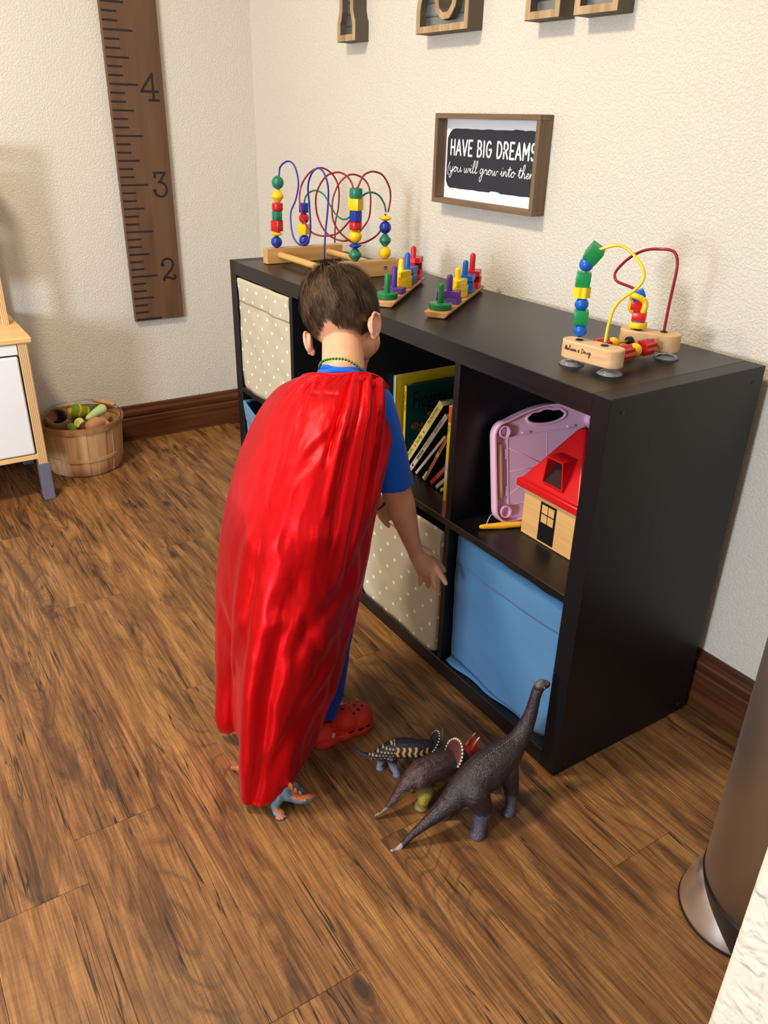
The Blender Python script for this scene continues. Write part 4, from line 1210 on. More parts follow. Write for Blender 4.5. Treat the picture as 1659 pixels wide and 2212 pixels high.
B_BLUE = bm_('book_blue', 92, 160, 214); B_YEL = bm_('book_yellow', 236, 204, 40); B_TEAL = bm_('book_teal', 26, 88, 84); B_CREAM = bm_('book_cream', 226, 214, 130)
B_WHITE = bm_('book_white', 216, 206, 192); B_ORG = bm_('book_orange', 208, 84, 34); B_RED = bm_('book_red', 206, 34, 34); B_DK = bm_('book_dark', 40, 30, 34); B_BRN = bm_('book_brown', 66, 50, 36)
B_MAR = bm_('book_maroon', 96, 20, 34); B_GRN = bm_('book_green', 40, 70, 52); B_TORN = mat('torn_paper', srgb(230, 214, 180), .9)
zc = SZM + SDV / 2 + .0006
cl = cellx[2][0] + .002
def x_yel(t, M, H_, th):
    patch('yellow_strip', B_YEL, M, t, th * .62, th, 0, H_)
    patch('red_band', B_RED, M, t, 0, th, .03, .045)
book('tall sky blue book with a yellow edge, furthest left of the books', (cl, .085, zc), (cl, .085, zc + .208), .011, .22, B_BLUE, B_YEL, x_yel)
book('dark red book standing behind the green one', (cl + .0116, .13, zc), (cl + .0116, .13, zc + .185), .007, .22, B_MAR, B_MAR)
def x_fidg(t, M, H_, th):
    spine_text('Fidgety Fish', H_ * .93, .0085, B_DK, M, t, th, 1.2)
    patch('red_label', B_RED, M, t, 0.0, th, .0, .018)
    # cover print, on the face turned to the right
    o = M @ V((th + .0005, .018, H_ - .060))
    Mc = plane_M(o, (0, 1, 0), (M.to_3x3() @ V((0, 0, 1))))
    tag(print_text('lettering', 'Fidgety F', .062, Mc, B_DK, t, .58), 'black cover title')
    GO = bm_('print_gold', 196, 150, 70); WB = bm_('print_grey', 150, 170, 160)
    for (u, v_, ry) in ((.012, -.044, .012), (.034, -.056, .012), (.052, -.018, .007), (.070, -.034, .007)):
        bm = bmesh.new(); bm.faces.new([bm.verts.new(Mc @ V((u + .013 * cos(a) * (ry / .012), v_ + ry * sin(a) * .7, .0002))) for a in [2 * pi * k / 14 for k in range(14)]])
        bm.faces.new([bm.verts.new(Mc @ V((u + q[0] * ry / .012, v_ + q[1] * ry / .012, .0002))) for q in ((.011, 0), (.021, .007), (.021, -.007))]); pobj('printed_fish', bm, GO, t)
        bm = bmesh.new()
        for s in (-.007, -.002, .003, .008):
            if ry > .01: ribbon(bm, [(u + s, v_ - .007), (u + s, v_ + .007)], .002, Mc @ Matrix.Translation((0, 0, .0004)))
        if ry > .01: pobj('fish_stripes', bm, B_DK, t)
        else: bm.free()
    bm = bmesh.new(); ribbon(bm, [(.018 + .018 * cos(a) * (1 + .12 * sin(3 * a)), -.092 + .013 * sin(a)) for a in [2 * pi * k / 30 for k in range(31)]], .0018, Mc); pobj('printed_bubble', bm, WB, t)
book('dark teal picture book with a yellow spine, its cover showing', (cl + .0192, .104, zc), (cl + .0192, .104, zc + .186), .0085, .225, B_YEL, B_TEAL, x_fidg)
def x_farm(t, M, H_, th):
    spine_text('Usborne Flip Flap', H_ * .93, .0105, B_BRN, M, t, th, .80); spine_text('Farm', H_ * .47, .0150, B_BRN, M, t, th, 1.0); spine_text('Katie Daynes', H_ * .22, .0075, B_BRN, M, t, th, .9)
    for z in (.53, .29):
        bm = bmesh.new(); bm.faces.new([bm.verts.new(M @ V((th / 2 + .0032 * cos(a), -.0005, H_ * z + .0032 * sin(a)))) for a in [2 * pi * k / 12 for k in range(12)]]); pobj('printed_hen', bm, B_ORG, t)
def lean(label, x0, x1, y, z1, th, dep, *a, **k):
    # rests on its lower right corner: lift so that the right corner touches the board
    p0 = V((x0, y, zc)); p1 = V((x1, y, z1)); up = (p1 - p0).normalized(); rt = V((up.z, 0, -up.x)); dz = -rt.z * th
    return book(label, p0 + V((0, 0, dz)), p1 + V((0, 0, dz)), th, dep, *a, **k)
lean('thick cream book with FARM on its spine, leaning to the right', -.682, -.5535, .096, .578, .0175, .19, B_CREAM, B_GRN, x_farm)
def x_w1(t, M, H_, th):
    spine_text('colour book', H_ * .90, .0095, B_DK, M, t, th, .9); spine_text('Roger Priddy', H_ * .55, .0060, B_DK, M, t, th, 1.0)
    for i in range(5): patch('printed_block', B_BRN, M, t, th * .25, th * .75, .045 + i * .0075, .050 + i * .0075)
    patch('red_spot', B_MAR, M, t, th * .3, th * .7, .014, .021)
lean('white book with printed blocks on its spine, leaning under the cream book', -.637, -.5105, .080, .566, .0125, .19, B_WHITE, B_DK, x_w1)
lean('thin white book leaning between the white and orange books', -.610, -.508, .079, .520, .0070, .18, B_WHITE, B_TEAL)
def x_or(t, M, H_, th):
    patch('yellow_block', B_YEL, M, t, 0, th, H_ * .52, H_ * .62)
    spine_text('LITTLE BOOK', H_ * .48, .0055, B_CREAM, M, t, th, 1.1)
    bm = bmesh.new()
    for k in range(9): ball(bm, M @ V((th * (.1 + .8 * ((k * 37) % 10) / 10), -.001 - .002 * (k % 3), .002 + k * .0032)), (.0042, .0022, .0034), u=6, v=4)
    pobj('torn_end', bm, B_TORN, t)
    patch('white_edge', B_WHITE, M, t, th * .86, th, 0, H_, -.0006)
lean('orange-brown book with a torn lower spine, leaning steeply', -.572, -.4935, .076, .528, .0088, .18, B_ORG, B_BRN, x_or)
def x_mk(t, M, H_, th):
    spine_text('MONKEY', H_ * .80, .0098, B_WHITE, M, t, th, 1.2)
lean('red book with MONKEY on its spine, low at the right', -.545, -.478, .074, .470, .0105, .17, B_RED, B_BRN, x_mk)
lean('cream-paged book lying under the red book', -.5215, -.4600, .072, .455, .0080, .17, B_WHITE, B_WHITE)
lean('lowest pale book of the leaning pile', -.5015, -.4485, .070, .436, .0075, .17, B_WHITE, B_GRN)
def x_th(t, M, H_, th):
    patch('orange_end', B_ORG, M, t, 0, th, H_ * .86, H_); patch('white_band', B_WHITE, M, t, 0, th, H_ * .33, H_ * .52)
    patch('pink_end', bm_('book_pink', 190, 70, 96), M, t, 0, th, 0, H_ * .15)
    spine_text('Zeus', H_ * .84, .0080, B_DK, M, t, th, 1.0); spine_text('the mighty', H_ * .52, .0065, B_DK, M, t, th, .8)
book('thin yellow and orange book upright against the divider', (-.4020, .0025, zc), (-.3990, .0025, zc + .243), .0085, .20, B_YEL, B_YEL, x_th)

# ------------------------------------------------------------ fourth cube: drawing board, pen, toy house
PINK = mat('lilac_pink_plastic', srgb(240, 194, 222), .35, spec=.5)
t = thing('drawing_board', 'pink plastic drawing board with a carrying handle, seen from behind', 'toy', (-.30, .20, zc))
ang, ln = radians(80), radians(11.5)
u = V((cos(ang), sin(ang), 0)); n_ = V((-sin(ang), cos(ang), 0)); v_ = V((0, 0, cos(ln))) + n_ * sin(ln)
fz = u.cross(v_)
MB = Matrix((u, v_, fz)).transposed().to_4x4(); MB.translation = V((-.3205, .070, zc + .001))
BW, BH_ = .262, .212
def rr_poly(w, h, r, x0=0, y0=0, arch=0., n=8):
    p = arc(x0 + w - r, y0 + r, r, r, -90, 0, n) + arc(x0 + w - r, y0 + h - r, r, r, 0, 90, n)
    if arch: p += [(x0 + w - r - (w - 2 * r) * k / 14, y0 + h + arch * sin(pi * k / 14)) for k in range(1, 14)]
    p += arc(x0 + r, y0 + h - r, r, r, 90, 180, n) + arc(x0 + r, y0 + r, r, r, 180, 270, n)
    return p
outer = rr_poly(BW, BH_, .030, arch=.022)
cx_, cy_ = BW / 2, BH_ - .004
# plate with the handle slot: built as two skins round a slot
bm = bmesh.new()
slot = [(cx_ + .047 * cos(radians(a)) , cy_ + .0155 * sin(radians(a)) + (.0016 * cos(radians(a * 8)) if 20 < a < 160 else 0)) for a in range(0, 360, 10)]
def loop(poly, z): return [bm.verts.new(MB @ V((x, y, z))) for x, y in poly]
def skin(poly, z, flip=False):
    a = loop(poly, z); b_ = loop(slot, z)
    es = [bm.edges.new((a[i], a[(i + 1) % len(a)])) for i in range(len(a))] + [bm.edges.new((b_[i], b_[(i + 1) % len(b_)])) for i in range(len(b_))]
    bmesh.ops.triangle_fill(bm, edges=es, use_beauty=True)
    return a, b_
a0, b0 = skin(outer, 0); a1, b1 = skin(outer, .004)
for A, B_ in ((a0, a1), (b0, b1)):
    for i in range(len(A)): bm.faces.new((A[i], A[(i + 1) % len(A)], B_[(i + 1) % len(A)], B_[i]))
bmesh.ops.recalc_face_normals(bm, faces=bm.faces)
pobj('back_plate', bm, PINK, t, 30)
def rail(pts, r, name='rim', closed=False, n=10, m=PINK):
    bm = bmesh.new(); tube(bm, [MB @ V(p) for p in pts], r, n, closed=closed); return pobj(name, bm, m, t, True)
# flanged outer wall
bm = bmesh.new()
wl = []
for k, (x, y) in enumerate(outer):
    wl.append([bm.verts.new(MB @ V((x, y, z))) for z in (.003, .020)] )
inn = rr_poly(BW - .007, BH_ - .007, .027, .0035, .0035, arch=.022)
wi = []
for k, (x, y) in enumerate(inn): wi.append([bm.verts.new(MB @ V((x, y, z))) for z in (.003, .020)])
for i in range(len(wl)):
    j = (i + 1) % len(wl)
    bm.faces.new((wl[i][0], wl[j][0], wl[j][1], wl[i][1])); bm.faces.new((wi[j][0], wi[i][0], wi[i][1], wi[j][1])); bm.faces.new((wl[i][1], wl[j][1], wi[j][1], wi[i][1]))
pobj('outer_rim', bm, PINK, t, 30)
rail([(x, y, .0045) for x, y in slot], .0032, 'handle_rim', True)
px0, px1, py0, py1 = .036, BW - .036, .034, BH_ - .036
pr_ = rr_poly(px1 - px0, py1 - py0, .006, px0, py0)
bm = bmesh.new(); prism(bm, pr_, .004, .0072, MB); pobj('screen_housing', bm, PINK, t, 30)
rail([(x, y, .0074) for x, y in pr_], .0018, 'housing_rim', True, 6)
cxm, cym = (px0 + px1) / 2, (py0 + py1) / 2
rail([(cxm + .0155 * cos(a), cym + .0155 * sin(a), .0074) for a in [2 * pi * k / 28 for k in range(28)]], .0012, 'centre_ring', True, 6)
for a in (90, 28, 152, 208, 332, 180, 0, 270):
    c, s = cos(radians(a)), sin(radians(a)); tm = min(((px1 - px0) / 2) / max(abs(c), 1e-6), ((py1 - py0) / 2) / max(abs(s), 1e-6))
    rail([(cxm + .016 * c, cym + .016 * s, .0073), (cxm + tm * c, cym + tm * s, .0073)], .0008, 'stiffening_rib', False, 5)
for (x, y, w_, h_) in ((px0 + .035, py1 + .003, .018, .004), (px1 - .045, py1 + .003, .018, .004), (px0 - .006, py1 - .045, .004, .022), (px0 - .006, py0 + .02, .004, .022), (px0 + .05, py0 - .006, .014, .005)):
    bm = bmesh.new(); box(bm, x, x + w_, y, y + h_, .003, .009, .0008, 0, MB); pobj('clip', bm, PINK, t)
for x, y in ((.024, .024), (.024, BH_ - .022), (BW - .024, BH_ - .022), (BW - .024, .024)):
    bm = bmesh.new(); lathe(bm, [(.0125, .003), (.0125, .020), (.0105, .020), (.0105, .006), (0, .006)], 18, MB @ Matrix.Translation((x, y, 0)), cap=False); pobj('corner_post', bm, PINK, t, 40)
bm = bmesh.new(); tube(bm, [MB @ V((.0165, y, .0085)) for y in (.05, .07, .12, .165)], [.0052, .0072, .0072, .006], 12); pobj('pen_tray', bm, mat('peach_plastic', srgb(226, 170, 150), .4), t, True)

tp = thing('toy_pen', 'yellow-orange plastic pen lying in front of the pink board', 'pen', (-.30, .05, zc))
P0, P1 = V((-0.3107, 0.0288, 0.4000)), V((-0.2722, 0.1231, 0.4010))
P0.z = P1.z = zc + .0065
bm = bmesh.new(); q = [P0.lerp(P1, f) for f in (0, .03, .12, .3, .5, .62, .8, 1)]
tube(bm, q, [.0015, .0042, .0052, .0058, .0072, .0062, .0060, .0058], 14); pobj('pen_barrel', bm, mat('pen_yellow', srgb(250, 180, 40), .35), tp, True)
bm = bmesh.new(); tube(bm, crom([P0.lerp(P1, .15) + V((0, 0, .005)), (-.325, .07, zc + .016), (-.327, .088, zc + .014)], 5), .0009, 6); pobj('cord', bm, mat('white_cord', srgb(226, 226, 226), .5), tp, True)

HW = wood('toy_house_wood', srgb(226, 182, 116), srgb(206, 160, 98), 0, 1, .45, 1, .04, 70)
HR = paint('roof_red_plastic', 200, 22, 26, .28)
t = thing('toy_house', 'small wooden toy house with red roof and black door in the upper right cube', 'toy house', (-.190, .17, zc))
hx0, hx1, hy0, hy1, hz = -.2630, -.1200, .098, .241, .104
pobj('house_body', newbox(hx0, hx1, hy0, hy1, zc, zc + hz, .0012), HW, t)
bm = bmesh.new()
dx0 = hx0 + .0485
box(bm, dx0, dx0 + .0430, hy0 - .0006, hy0 + .0002, zc + .0050, zc + .0880)
pobj('door', bm, BLK, t)
for i in (0, 1):
    for j in (0, 1):
        x = dx0 + .0050 + i * .0175; z = zc + .0460 + j * .0200
        bm = bmesh.new(); box(bm, x, x + .0155, hy0 - .0012, hy0 - .0004, z, z + .0172); pobj('door_pane', bm, HW, t)
ex = .0105
rx0, rx1, ry0, ry1 = hx0 - ex - .006, hx1 + ex, hy0 - ex, hy1 + ex
zr = zc + hz
rc_ = V(((rx0 + rx1) / 2, (ry0 + ry1) / 2, 0))
bm = bmesh.new()
lv_ = [(1.0, zr - .004), (1.0, zr + .011), (.93, zr + .013), (.90, zr + .016), (.13, zr + .122), (.06, zr + .128)]
rings = []
for s, z in lv_:
    rings.append([bm.verts.new((rc_.x + (X - rc_.x) * s, rc_.y + (Y - rc_.y) * s, z)) for X, Y in ((rx0, ry0), (rx1, ry0), (rx1, ry1), (rx0, ry1))])
for A, B_ in zip(rings[:-1], rings[1:]):
    for k in range(4): bm.faces.new((A[k], A[(k + 1) % 4], B_[(k + 1) % 4], B_[k]))
bm.faces.new(rings[-1]); bm.faces.new(rings[0][::-1])
o = pobj('roof', bm, HR, t, 40); bv = o.modifiers.new('b', 'BEVEL'); bv.width = .0035; bv.segments = 3; bv.limit_method = 'ANGLE'
# open dormer sleeve on the front slope, level, its hole closed by a dark sheet
sl = V((0, .42, .106)).normalized()
bm = bmesh.new(); cxd = rc_.x + .004
def trap(w0, w1, z0, z1, y): return [bm.verts.new((cxd - w0, y, z0)), bm.verts.new((cxd + w0, y, z0)), bm.verts.new((cxd + w1, y, z1)), bm.verts.new((cxd - w1, y, z1))]
za, zb_ = zr + .024, zr + .080
yb = lambda z: ry0 + (z - zr) * .60
o1 = trap(.0275, .0215, za, zb_, ry0 + .008); o2 = [bm.verts.new((v.co.x, yb(v.co.z) + .02, v.co.z)) for v in o1]
i1 = trap(.0245, .0188, za + .0026, zb_ - .0026, ry0 + .008); i2 = [bm.verts.new((v.co.x, yb(v.co.z) - .002, v.co.z)) for v in i1]
for k in range(4):
    m_ = (k + 1) % 4
    bm.faces.new((o1[m_], o1[k], o2[k], o2[m_])); bm.faces.new((o1[k], o1[m_], i1[m_], i1[k])); bm.faces.new((i1[k], i1[m_], i2[m_], i2[k]))
pobj('dormer_sleeve', bm, HR, t, 30)
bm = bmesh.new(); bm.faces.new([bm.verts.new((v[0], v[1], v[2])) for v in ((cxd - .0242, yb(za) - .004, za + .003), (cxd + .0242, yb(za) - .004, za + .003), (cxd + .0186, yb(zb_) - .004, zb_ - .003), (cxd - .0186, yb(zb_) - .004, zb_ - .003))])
pobj('opening', bm, mat('inside_shade', srgb(40, 8, 10), .8), t)  # shade inside the sleeve put into the sheet's colour

# ------------------------------------------------------------ toy dinosaurs
def dino_mat(name, rough=.26, sc=420, st=.5):
    m = mat(name, rough=rough, attr=True, bump=(sc, .9, .0022), bump2=(160, .5, .003), spec=.7)
    return m
DM = dino_mat('moulded_dino_skin')
C3 = lambda r, g, b: srgb(r, g, b)[:3]
def spike(bm, p, d, r, l, n=8):
    p = V(p); d = V(d).normalized()
    tube(bm, [p - d * r * .5, p + d * l * .3, p + d * l * .7, p + d * l], [r, r * .75, r * .4, r * .08], n)

# long-necked one
t = thing('toy_dinosaur', 'long-necked purple-brown toy dinosaur, the nearest one, with its head raised', 'toy dinosaur', (-.005, -.2, 0), 'toy dinosaurs on the floor')
spine = [(-0.0200, -0.3632, -0.0005, 0.0036), (-0.0190, -0.3531, -0.0034, 0.0046), (-0.0170, -0.3421, 0.0055, 0.0052), (-0.0140, -0.3233, 0.0221, 0.0068), (-0.0100, -0.2973, 0.0388, 0.0105), (-0.0070, -0.2674, 0.0558, 0.0165), (-0.0050, -0.2397, 0.0745, 0.0245), (-0.0050, -0.2067, 0.0876, 0.0325), (-0.0050, -0.1720, 0.1004, 0.0355), (-0.0060, -0.1357, 0.1121, 0.0310), (-0.0080, -0.1072, 0.1274, 0.0215), (-0.0110, -0.0841, 0.1502, 0.0158), (-0.0140, -0.0696, 0.1792, 0.0122), (-0.0180, -0.0600, 0.2083, 0.0102), (-0.0200, -0.0541, 0.2192, 0.0105)]
def b1(bm):
    chain(bm, spine, 16, 3)
    h = V((-0.0200, -0.0539, 0.2254))
    ball(bm, h + V((0, .004, .002)), (.0105, .0125, .0125)); ball(bm, h + V((.002, .016, .003)), (.0085, .0100, .0075)); ball(bm, h + V((0, .007, .010)), (.0065, .008, .0060))
    H0 = [(0.0140, -0.2133, 0.0857, 0.0265), (0.0200, -0.1975, 0.0444, 0.0190), (0.0280, -0.2058, 0.0202, 0.0135)]
    chain(bm, H0); f = V((0.0332, -0.2176, 0.0000)); rconv(bm, H0[-1][:3], .0125, f + V((0, .004, .008)), .0118); lathe(bm, [(.0142, 0.0), (.0150, .003), (.0128, .010)], 18, Matrix.Translation(f + V((0, .002, 0))))
    F0 = [(0.0100, -0.1388, 0.0959, 0.0225), (0.0160, -0.1278, 0.0525, 0.0150), (0.0200, -0.1274, 0.0214, 0.0110)]
    chain(bm, F0); f = V((0.0239, -0.1349, 0.0000)); rconv(bm, F0[-1][:3], .011, f + V((0, .003, .008)), .0105); lathe(bm, [(.0128, 0.0), (.0135, .003), (.0112, .009)], 18, Matrix.Translation(f))
    for a, b_, f in (((-.018, -.205, .085, .020), (-.030, -.225, .045, .0135), (-.034, -.240, 0)), ((-.020, -.135, .090, .017), (-.032, -.125, .045, .0115), (-.036, -.118, 0))):
        chain(bm, [a, b_]); f = V(f); rconv(bm, b_[:3], b_[3], f + V((0, 0, .008)), .011); lathe(bm, [(.0132, 0.0), (.014, .003), (.0115, .009)], 18, Matrix.Translation(f))
o = organic('body', None or (lambda: (lambda b: (b1(b), b)[1])(bmesh.new()))(), .0022, DM, t, 2)
def cf(p, n):
    c = mix3(C3(50, 36, 42), C3(33, 26, 32), .5 + N3(p, 90))
    if p.y > -.275: c = mix3(c, C3(66, 66, 90), max(0, (.062 - p.z) / .05) if n.z < .5 else 0)
    if p.z > .232: c = mix3(c, C3(120, 116, 112), .5)
    if p.z < .045 and p.y > -.275: c = mix3(c, C3(88, 88, 110), .5 + .4 * N3(p, 160))
    if p.z < .009 and p.y < -.345: c = C3(150, 145, 145)
    return c
colour(o, cf)
bm = bmesh.new()
sp = crom4(spine, 6)
for q in sp[22:66:1]:
    ball(bm, V(q[:3]) + V((0, -.15, .98)).normalized() * q[3] * .985, (.0018, .0022, .0024), u=6, v=5)
o = pobj('back_ridge', bm, mat('ridge_paint', srgb(92, 80, 82), .3), t, True)
bm = bmesh.new(); h = V((-0.0200, -0.0539, 0.2254))
for s in (-1, 1): ball(bm, h + V((.0088 * s, .006, .004)), .0022, u=8, v=6)
pobj('eyes', bm, mat('silver_eye', srgb(190, 190, 190), .2, .6), t, True)

# three-horned one, red head
t = thing('toy_dinosaur', 'horned toy dinosaur with red head, purple back and yellow belly, in the middle', 'toy dinosaur', (-.09, -.24, 0), 'toy dinosaurs on the floor')
spine = [(-0.0940, -0.3499, 0.0079, 0.0026), (-0.0920, -0.3383, 0.0124, 0.0042), (-0.0900, -0.3218, 0.0234, 0.0065), (-0.0890, -0.3029, 0.0414, 0.0115), (-0.0880, -0.2818, 0.0583, 0.0180), (-0.0880, -0.2553, 0.0648, 0.0260), (-0.0890, -0.2249, 0.0597, 0.0300), (-0.0900, -0.1936, 0.0544, 0.0275), (-0.0920, -0.1679, 0.0537, 0.0200)]
hd = V((-0.0930, -0.1399, 0.0494))
def b2(bm):
    chain(bm, spine, 16, 3)
    rconv(bm, spine[-1][:3], .018, hd, .0190); rconv(bm, hd, .0180, hd + V((-.004, .026, -.006)), .0085)
    a = [(-0.0800, -0.2629, 0.0620, 0.0215), (-0.0730, -0.2567, 0.0465, 0.0185), (-0.0660, -0.2591, 0.0379, 0.0140), (-0.0640, -0.2651, 0.0257, 0.0115)]
    chain(bm, a); f = V((-0.0720, -0.2653, 0.0000)); rconv(bm, a[-1][:3], .0105, f + V((0, .003, .007)), .0105); lathe(bm, [(.0128, 0), (.0135, .003), (.011, .009)], 18, Matrix.Translation(f + V((0, .002, 0))))
    for a, b_, f in (((-.108, -.235, .030, .014), (-.116, -.245, .018, .0105), (-.120, -.255, 0)), ((-.075, -.175, .030, .013), (-.068, -.172, .016, .0095), (-.068, -.170, 0)), ((-.106, -.170, .030, .013), (-.114, -.160, .016, .0095), (-.118, -.155, 0))):
        chain(bm, [a, b_]); f = V(f); rconv(bm, b_[:3], b_[3], f + V((0, 0, .006)), .0095); lathe(bm, [(.0115, 0), (.012, .003), (.010, .008)], 16, Matrix.Translation(f))
bm = bmesh.new(); b2(bm)
o = organic('body', bm, .0019, DM, t, 2)
def cf(p, n):
    if p.y > hd.y - .012: return mix3(C3(150, 26, 22), C3(96, 20, 20), .5 + N3(p, 120))
    c = mix3(C3(74, 48, 48), C3(50, 34, 38), .5 + N3(p, 110))
    k = ((.052 - p.z) / .020 + (p.x + .074) * 22 if p.y > -.285 else -n.z * 1.5 + .2) + .3 * N3(p, 60)
    c = mix3(c, C3(150, 138, 40), k)
    if p.z < .022: c = mix3(c, C3(150, 132, 96), .6)
    return c
colour(o, cf)
fc = V((-0.0920, -0.1804, 0.0726)); fn = V((-.22, -.88, .42)).normalized()
bm = bmesh.new(); Mf = T(fc, fn, (1, 0, 0))
lathe(bm, [(0, .004), (.014, .0035), (.026, -.0005), (.0285, -.0022), (.026, -.0035), (.014, .000), (0, .001)], 28, Mf @ Matrix.Diagonal((1.0, 1.02, 1, 1)))
pobj('neck_frill', bm, mat('frill_paint', srgb(84, 44, 44), .35, bump=(400, .4, .001)), t, True)
bm = bmesh.new()
for k in range(19):
    a = radians(-30 + 240 * k / 18); ball(bm, Mf @ V((.028 * cos(a), .0285 * sin(a), -.002)), (.0024, .0024, .0026), u=8, v=6)
pobj('frill_studs', bm, mat('ivory_paint', srgb(214, 196, 176), .35), t, True)
HP = mat('horn_paint', rough=.3, attr=True)
for a, b_ in (((-0.1030, -0.1428, 0.0557), (-0.1120, -0.1101, 0.0761)), ((-0.0800, -0.1445, 0.0726), (-0.0760, -0.1317, 0.1037))):
    bm = bmesh.new(); a, b_ = V(a), V(b_); m_ = a.lerp(b_, .5) + V((0, -.002, .001)); tube(bm, crom([a, m_, b_], 5), [.0052, .005, .0047, .0043, .004, .0036, .003, .0025, .0018, .0013, .0007], 10)
    o = pobj('horn', bm, HP, t, True); colour(o, lambda p, n, b=b_, a=a: mix3(C3(170, 34, 26), C3(226, 200, 176), ((V(p) - a).length / (b - a).length - .72) * 4))
bm = bmesh.new()
for q in crom4(spine, 8)[6:56]:
    ball(bm, V(q[:3]) + V((0, -.2, .97)).normalized() * q[3] * .99, (.0013, .0014, .0020), u=6, v=5)
pobj('back_ridge', bm, mat('ridge_dark', srgb(58, 44, 44), .3), t, True)

# black one with orange bars
t = thing('toy_dinosaur', 'small black toy dinosaur with orange bars and pale horns, furthest back', 'toy dinosaur', (-.17, -.23, 0), 'toy dinosaurs on the floor')
spine = [(-0.2325, -0.3120, 0.0470, 0.0018), (-0.2229, -0.3104, 0.0420, 0.0030), (-0.2093, -0.3040, 0.0380, 0.0048), (-0.1977, -0.2901, 0.0370, 0.0078), (-0.1924, -0.2702, 0.0420, 0.0135), (-0.1859, -0.2510, 0.0460, 0.0185), (-0.1754, -0.2311, 0.0470, 0.0200), (-0.1624, -0.2127, 0.0460, 0.0185), (-0.1570, -0.1921, 0.0450, 0.0140), (-0.1566, -0.1768, 0.0450, 0.0110)]
hd = V((-0.1533, -0.1636, 0.0460))
def b3(bm):
    chain(bm, spine, 16, 3); rconv(bm, spine[-1][:3], .011, hd, .0095); rconv(bm, hd, .0090, hd + V((.010, .020, -.006)), .0045)
    for L_ in ([(-0.1805, -0.2585, 0.0340, 0.0125), (-0.1733, -0.2607, 0.0220, 0.0085), (-0.1630, -0.2585, 0.0080, 0.0072)], [(-0.1886, -0.2724, 0.0320, 0.0090), (-0.1928, -0.2758, 0.0160, 0.0066), (-0.1943, -0.2767, 0.0080, 0.0064)], [(-0.1545, -0.2121, 0.0320, 0.0105), (-0.1533, -0.2155, 0.0180, 0.0075), (-0.1534, -0.2171, 0.0080, 0.0066)], [(-0.1644, -0.1905, 0.0300, 0.0095), (-0.1676, -0.1828, 0.0140, 0.0070), (-0.1665, -0.1810, 0.0080, 0.0064)]):
        chain(bm, L_); q = L_[-1]; lathe(bm, [(.0082, 0), (.0086, .003), (.0068, .008)], 16, Matrix.Translation((q[0] + .001, q[1] + .001, 0)))
bm = bmesh.new(); b3(bm)
o = organic('body', bm, .0017, dino_mat('moulded_dino_skin_fine', .28, 520, .4), t, 2)
p0s, p1s = V(spine[0][:3]), V(spine[-1][:3]); ax = V((p1s.x - p0s.x, p1s.y - p0s.y, 0)).normalized(); Ls = (p1s - p0s).length
def cf(p, n):
    s = (p - p0s).dot(ax) / Ls
    if s > 1.04: return mix3(C3(120, 112, 84), C3(60, 56, 44), .5 + N3(p, 150))
    c = mix3(C3(24, 22, 28), C3(34, 32, 46), .5 + N3(p, 90))
    if p.z < .030 and s > .25: c = mix3(c, C3(128, 132, 150), (.030 - p.z) / .010)
    if p.z > .036:
        if .50 < s < .93:
            u = (s - .52) * 13.5 + .10 * sin(p.z * 420)
            if (u % 1.0) < .40 and .040 < p.z < .060 - .006 * (s > .8): c = C3(232, 170, 84)
        elif .18 < s <= .50:
            g = V((s * 24 + (int(p.z * 150) % 2) * .5, p.z * 150, 0)); fx, fy = g.x % 1 - .5, g.y % 1 - .5
            if fx * fx + fy * fy < .055: c = C3(226, 190, 130)
    elif s < .22: c = mix3(c, C3(150, 150, 150), .5)
    return c
colour(o, cf)
fc = hd + V((-.006, -.013, .004)); fn = (V((-ax.x, -ax.y, .55))).normalized(); Mf = T(fc, fn, (.9, -.4, 0))
bm = bmesh.new(); lathe(bm, [(0, .003), (.010, .0025), (.0205, -.0005), (.022, -.002), (.020, -.003), (.010, .000), (0, .001)], 26, Mf)
pobj('neck_frill', bm, mat('frill_black', srgb(28, 26, 30), .3), t, True)
bm = bmesh.new()
for k in range(17):
    a = radians(-40 + 260 * k / 16); ball(bm, Mf @ V((.0215 * cos(a), .0215 * sin(a), -.002)), .0018, u=8, v=6)
pobj('frill_studs', bm, mat('ivory_paint_b', srgb(200, 186, 160), .35), t, True)
for a, b_ in ((hd + V((.0, .004, .006)), V((-0.1699, -0.1443, 0.0620))), (hd + V((.009, .017, .0)), hd + V((.014, .030, .010)))):
    bm = bmesh.new(); spike(bm, a, V(b_) - V(a), .0040, (V(b_) - V(a)).length); pobj('horn', bm, mat('horn_grey', srgb(146, 138, 112), .35), t, True)

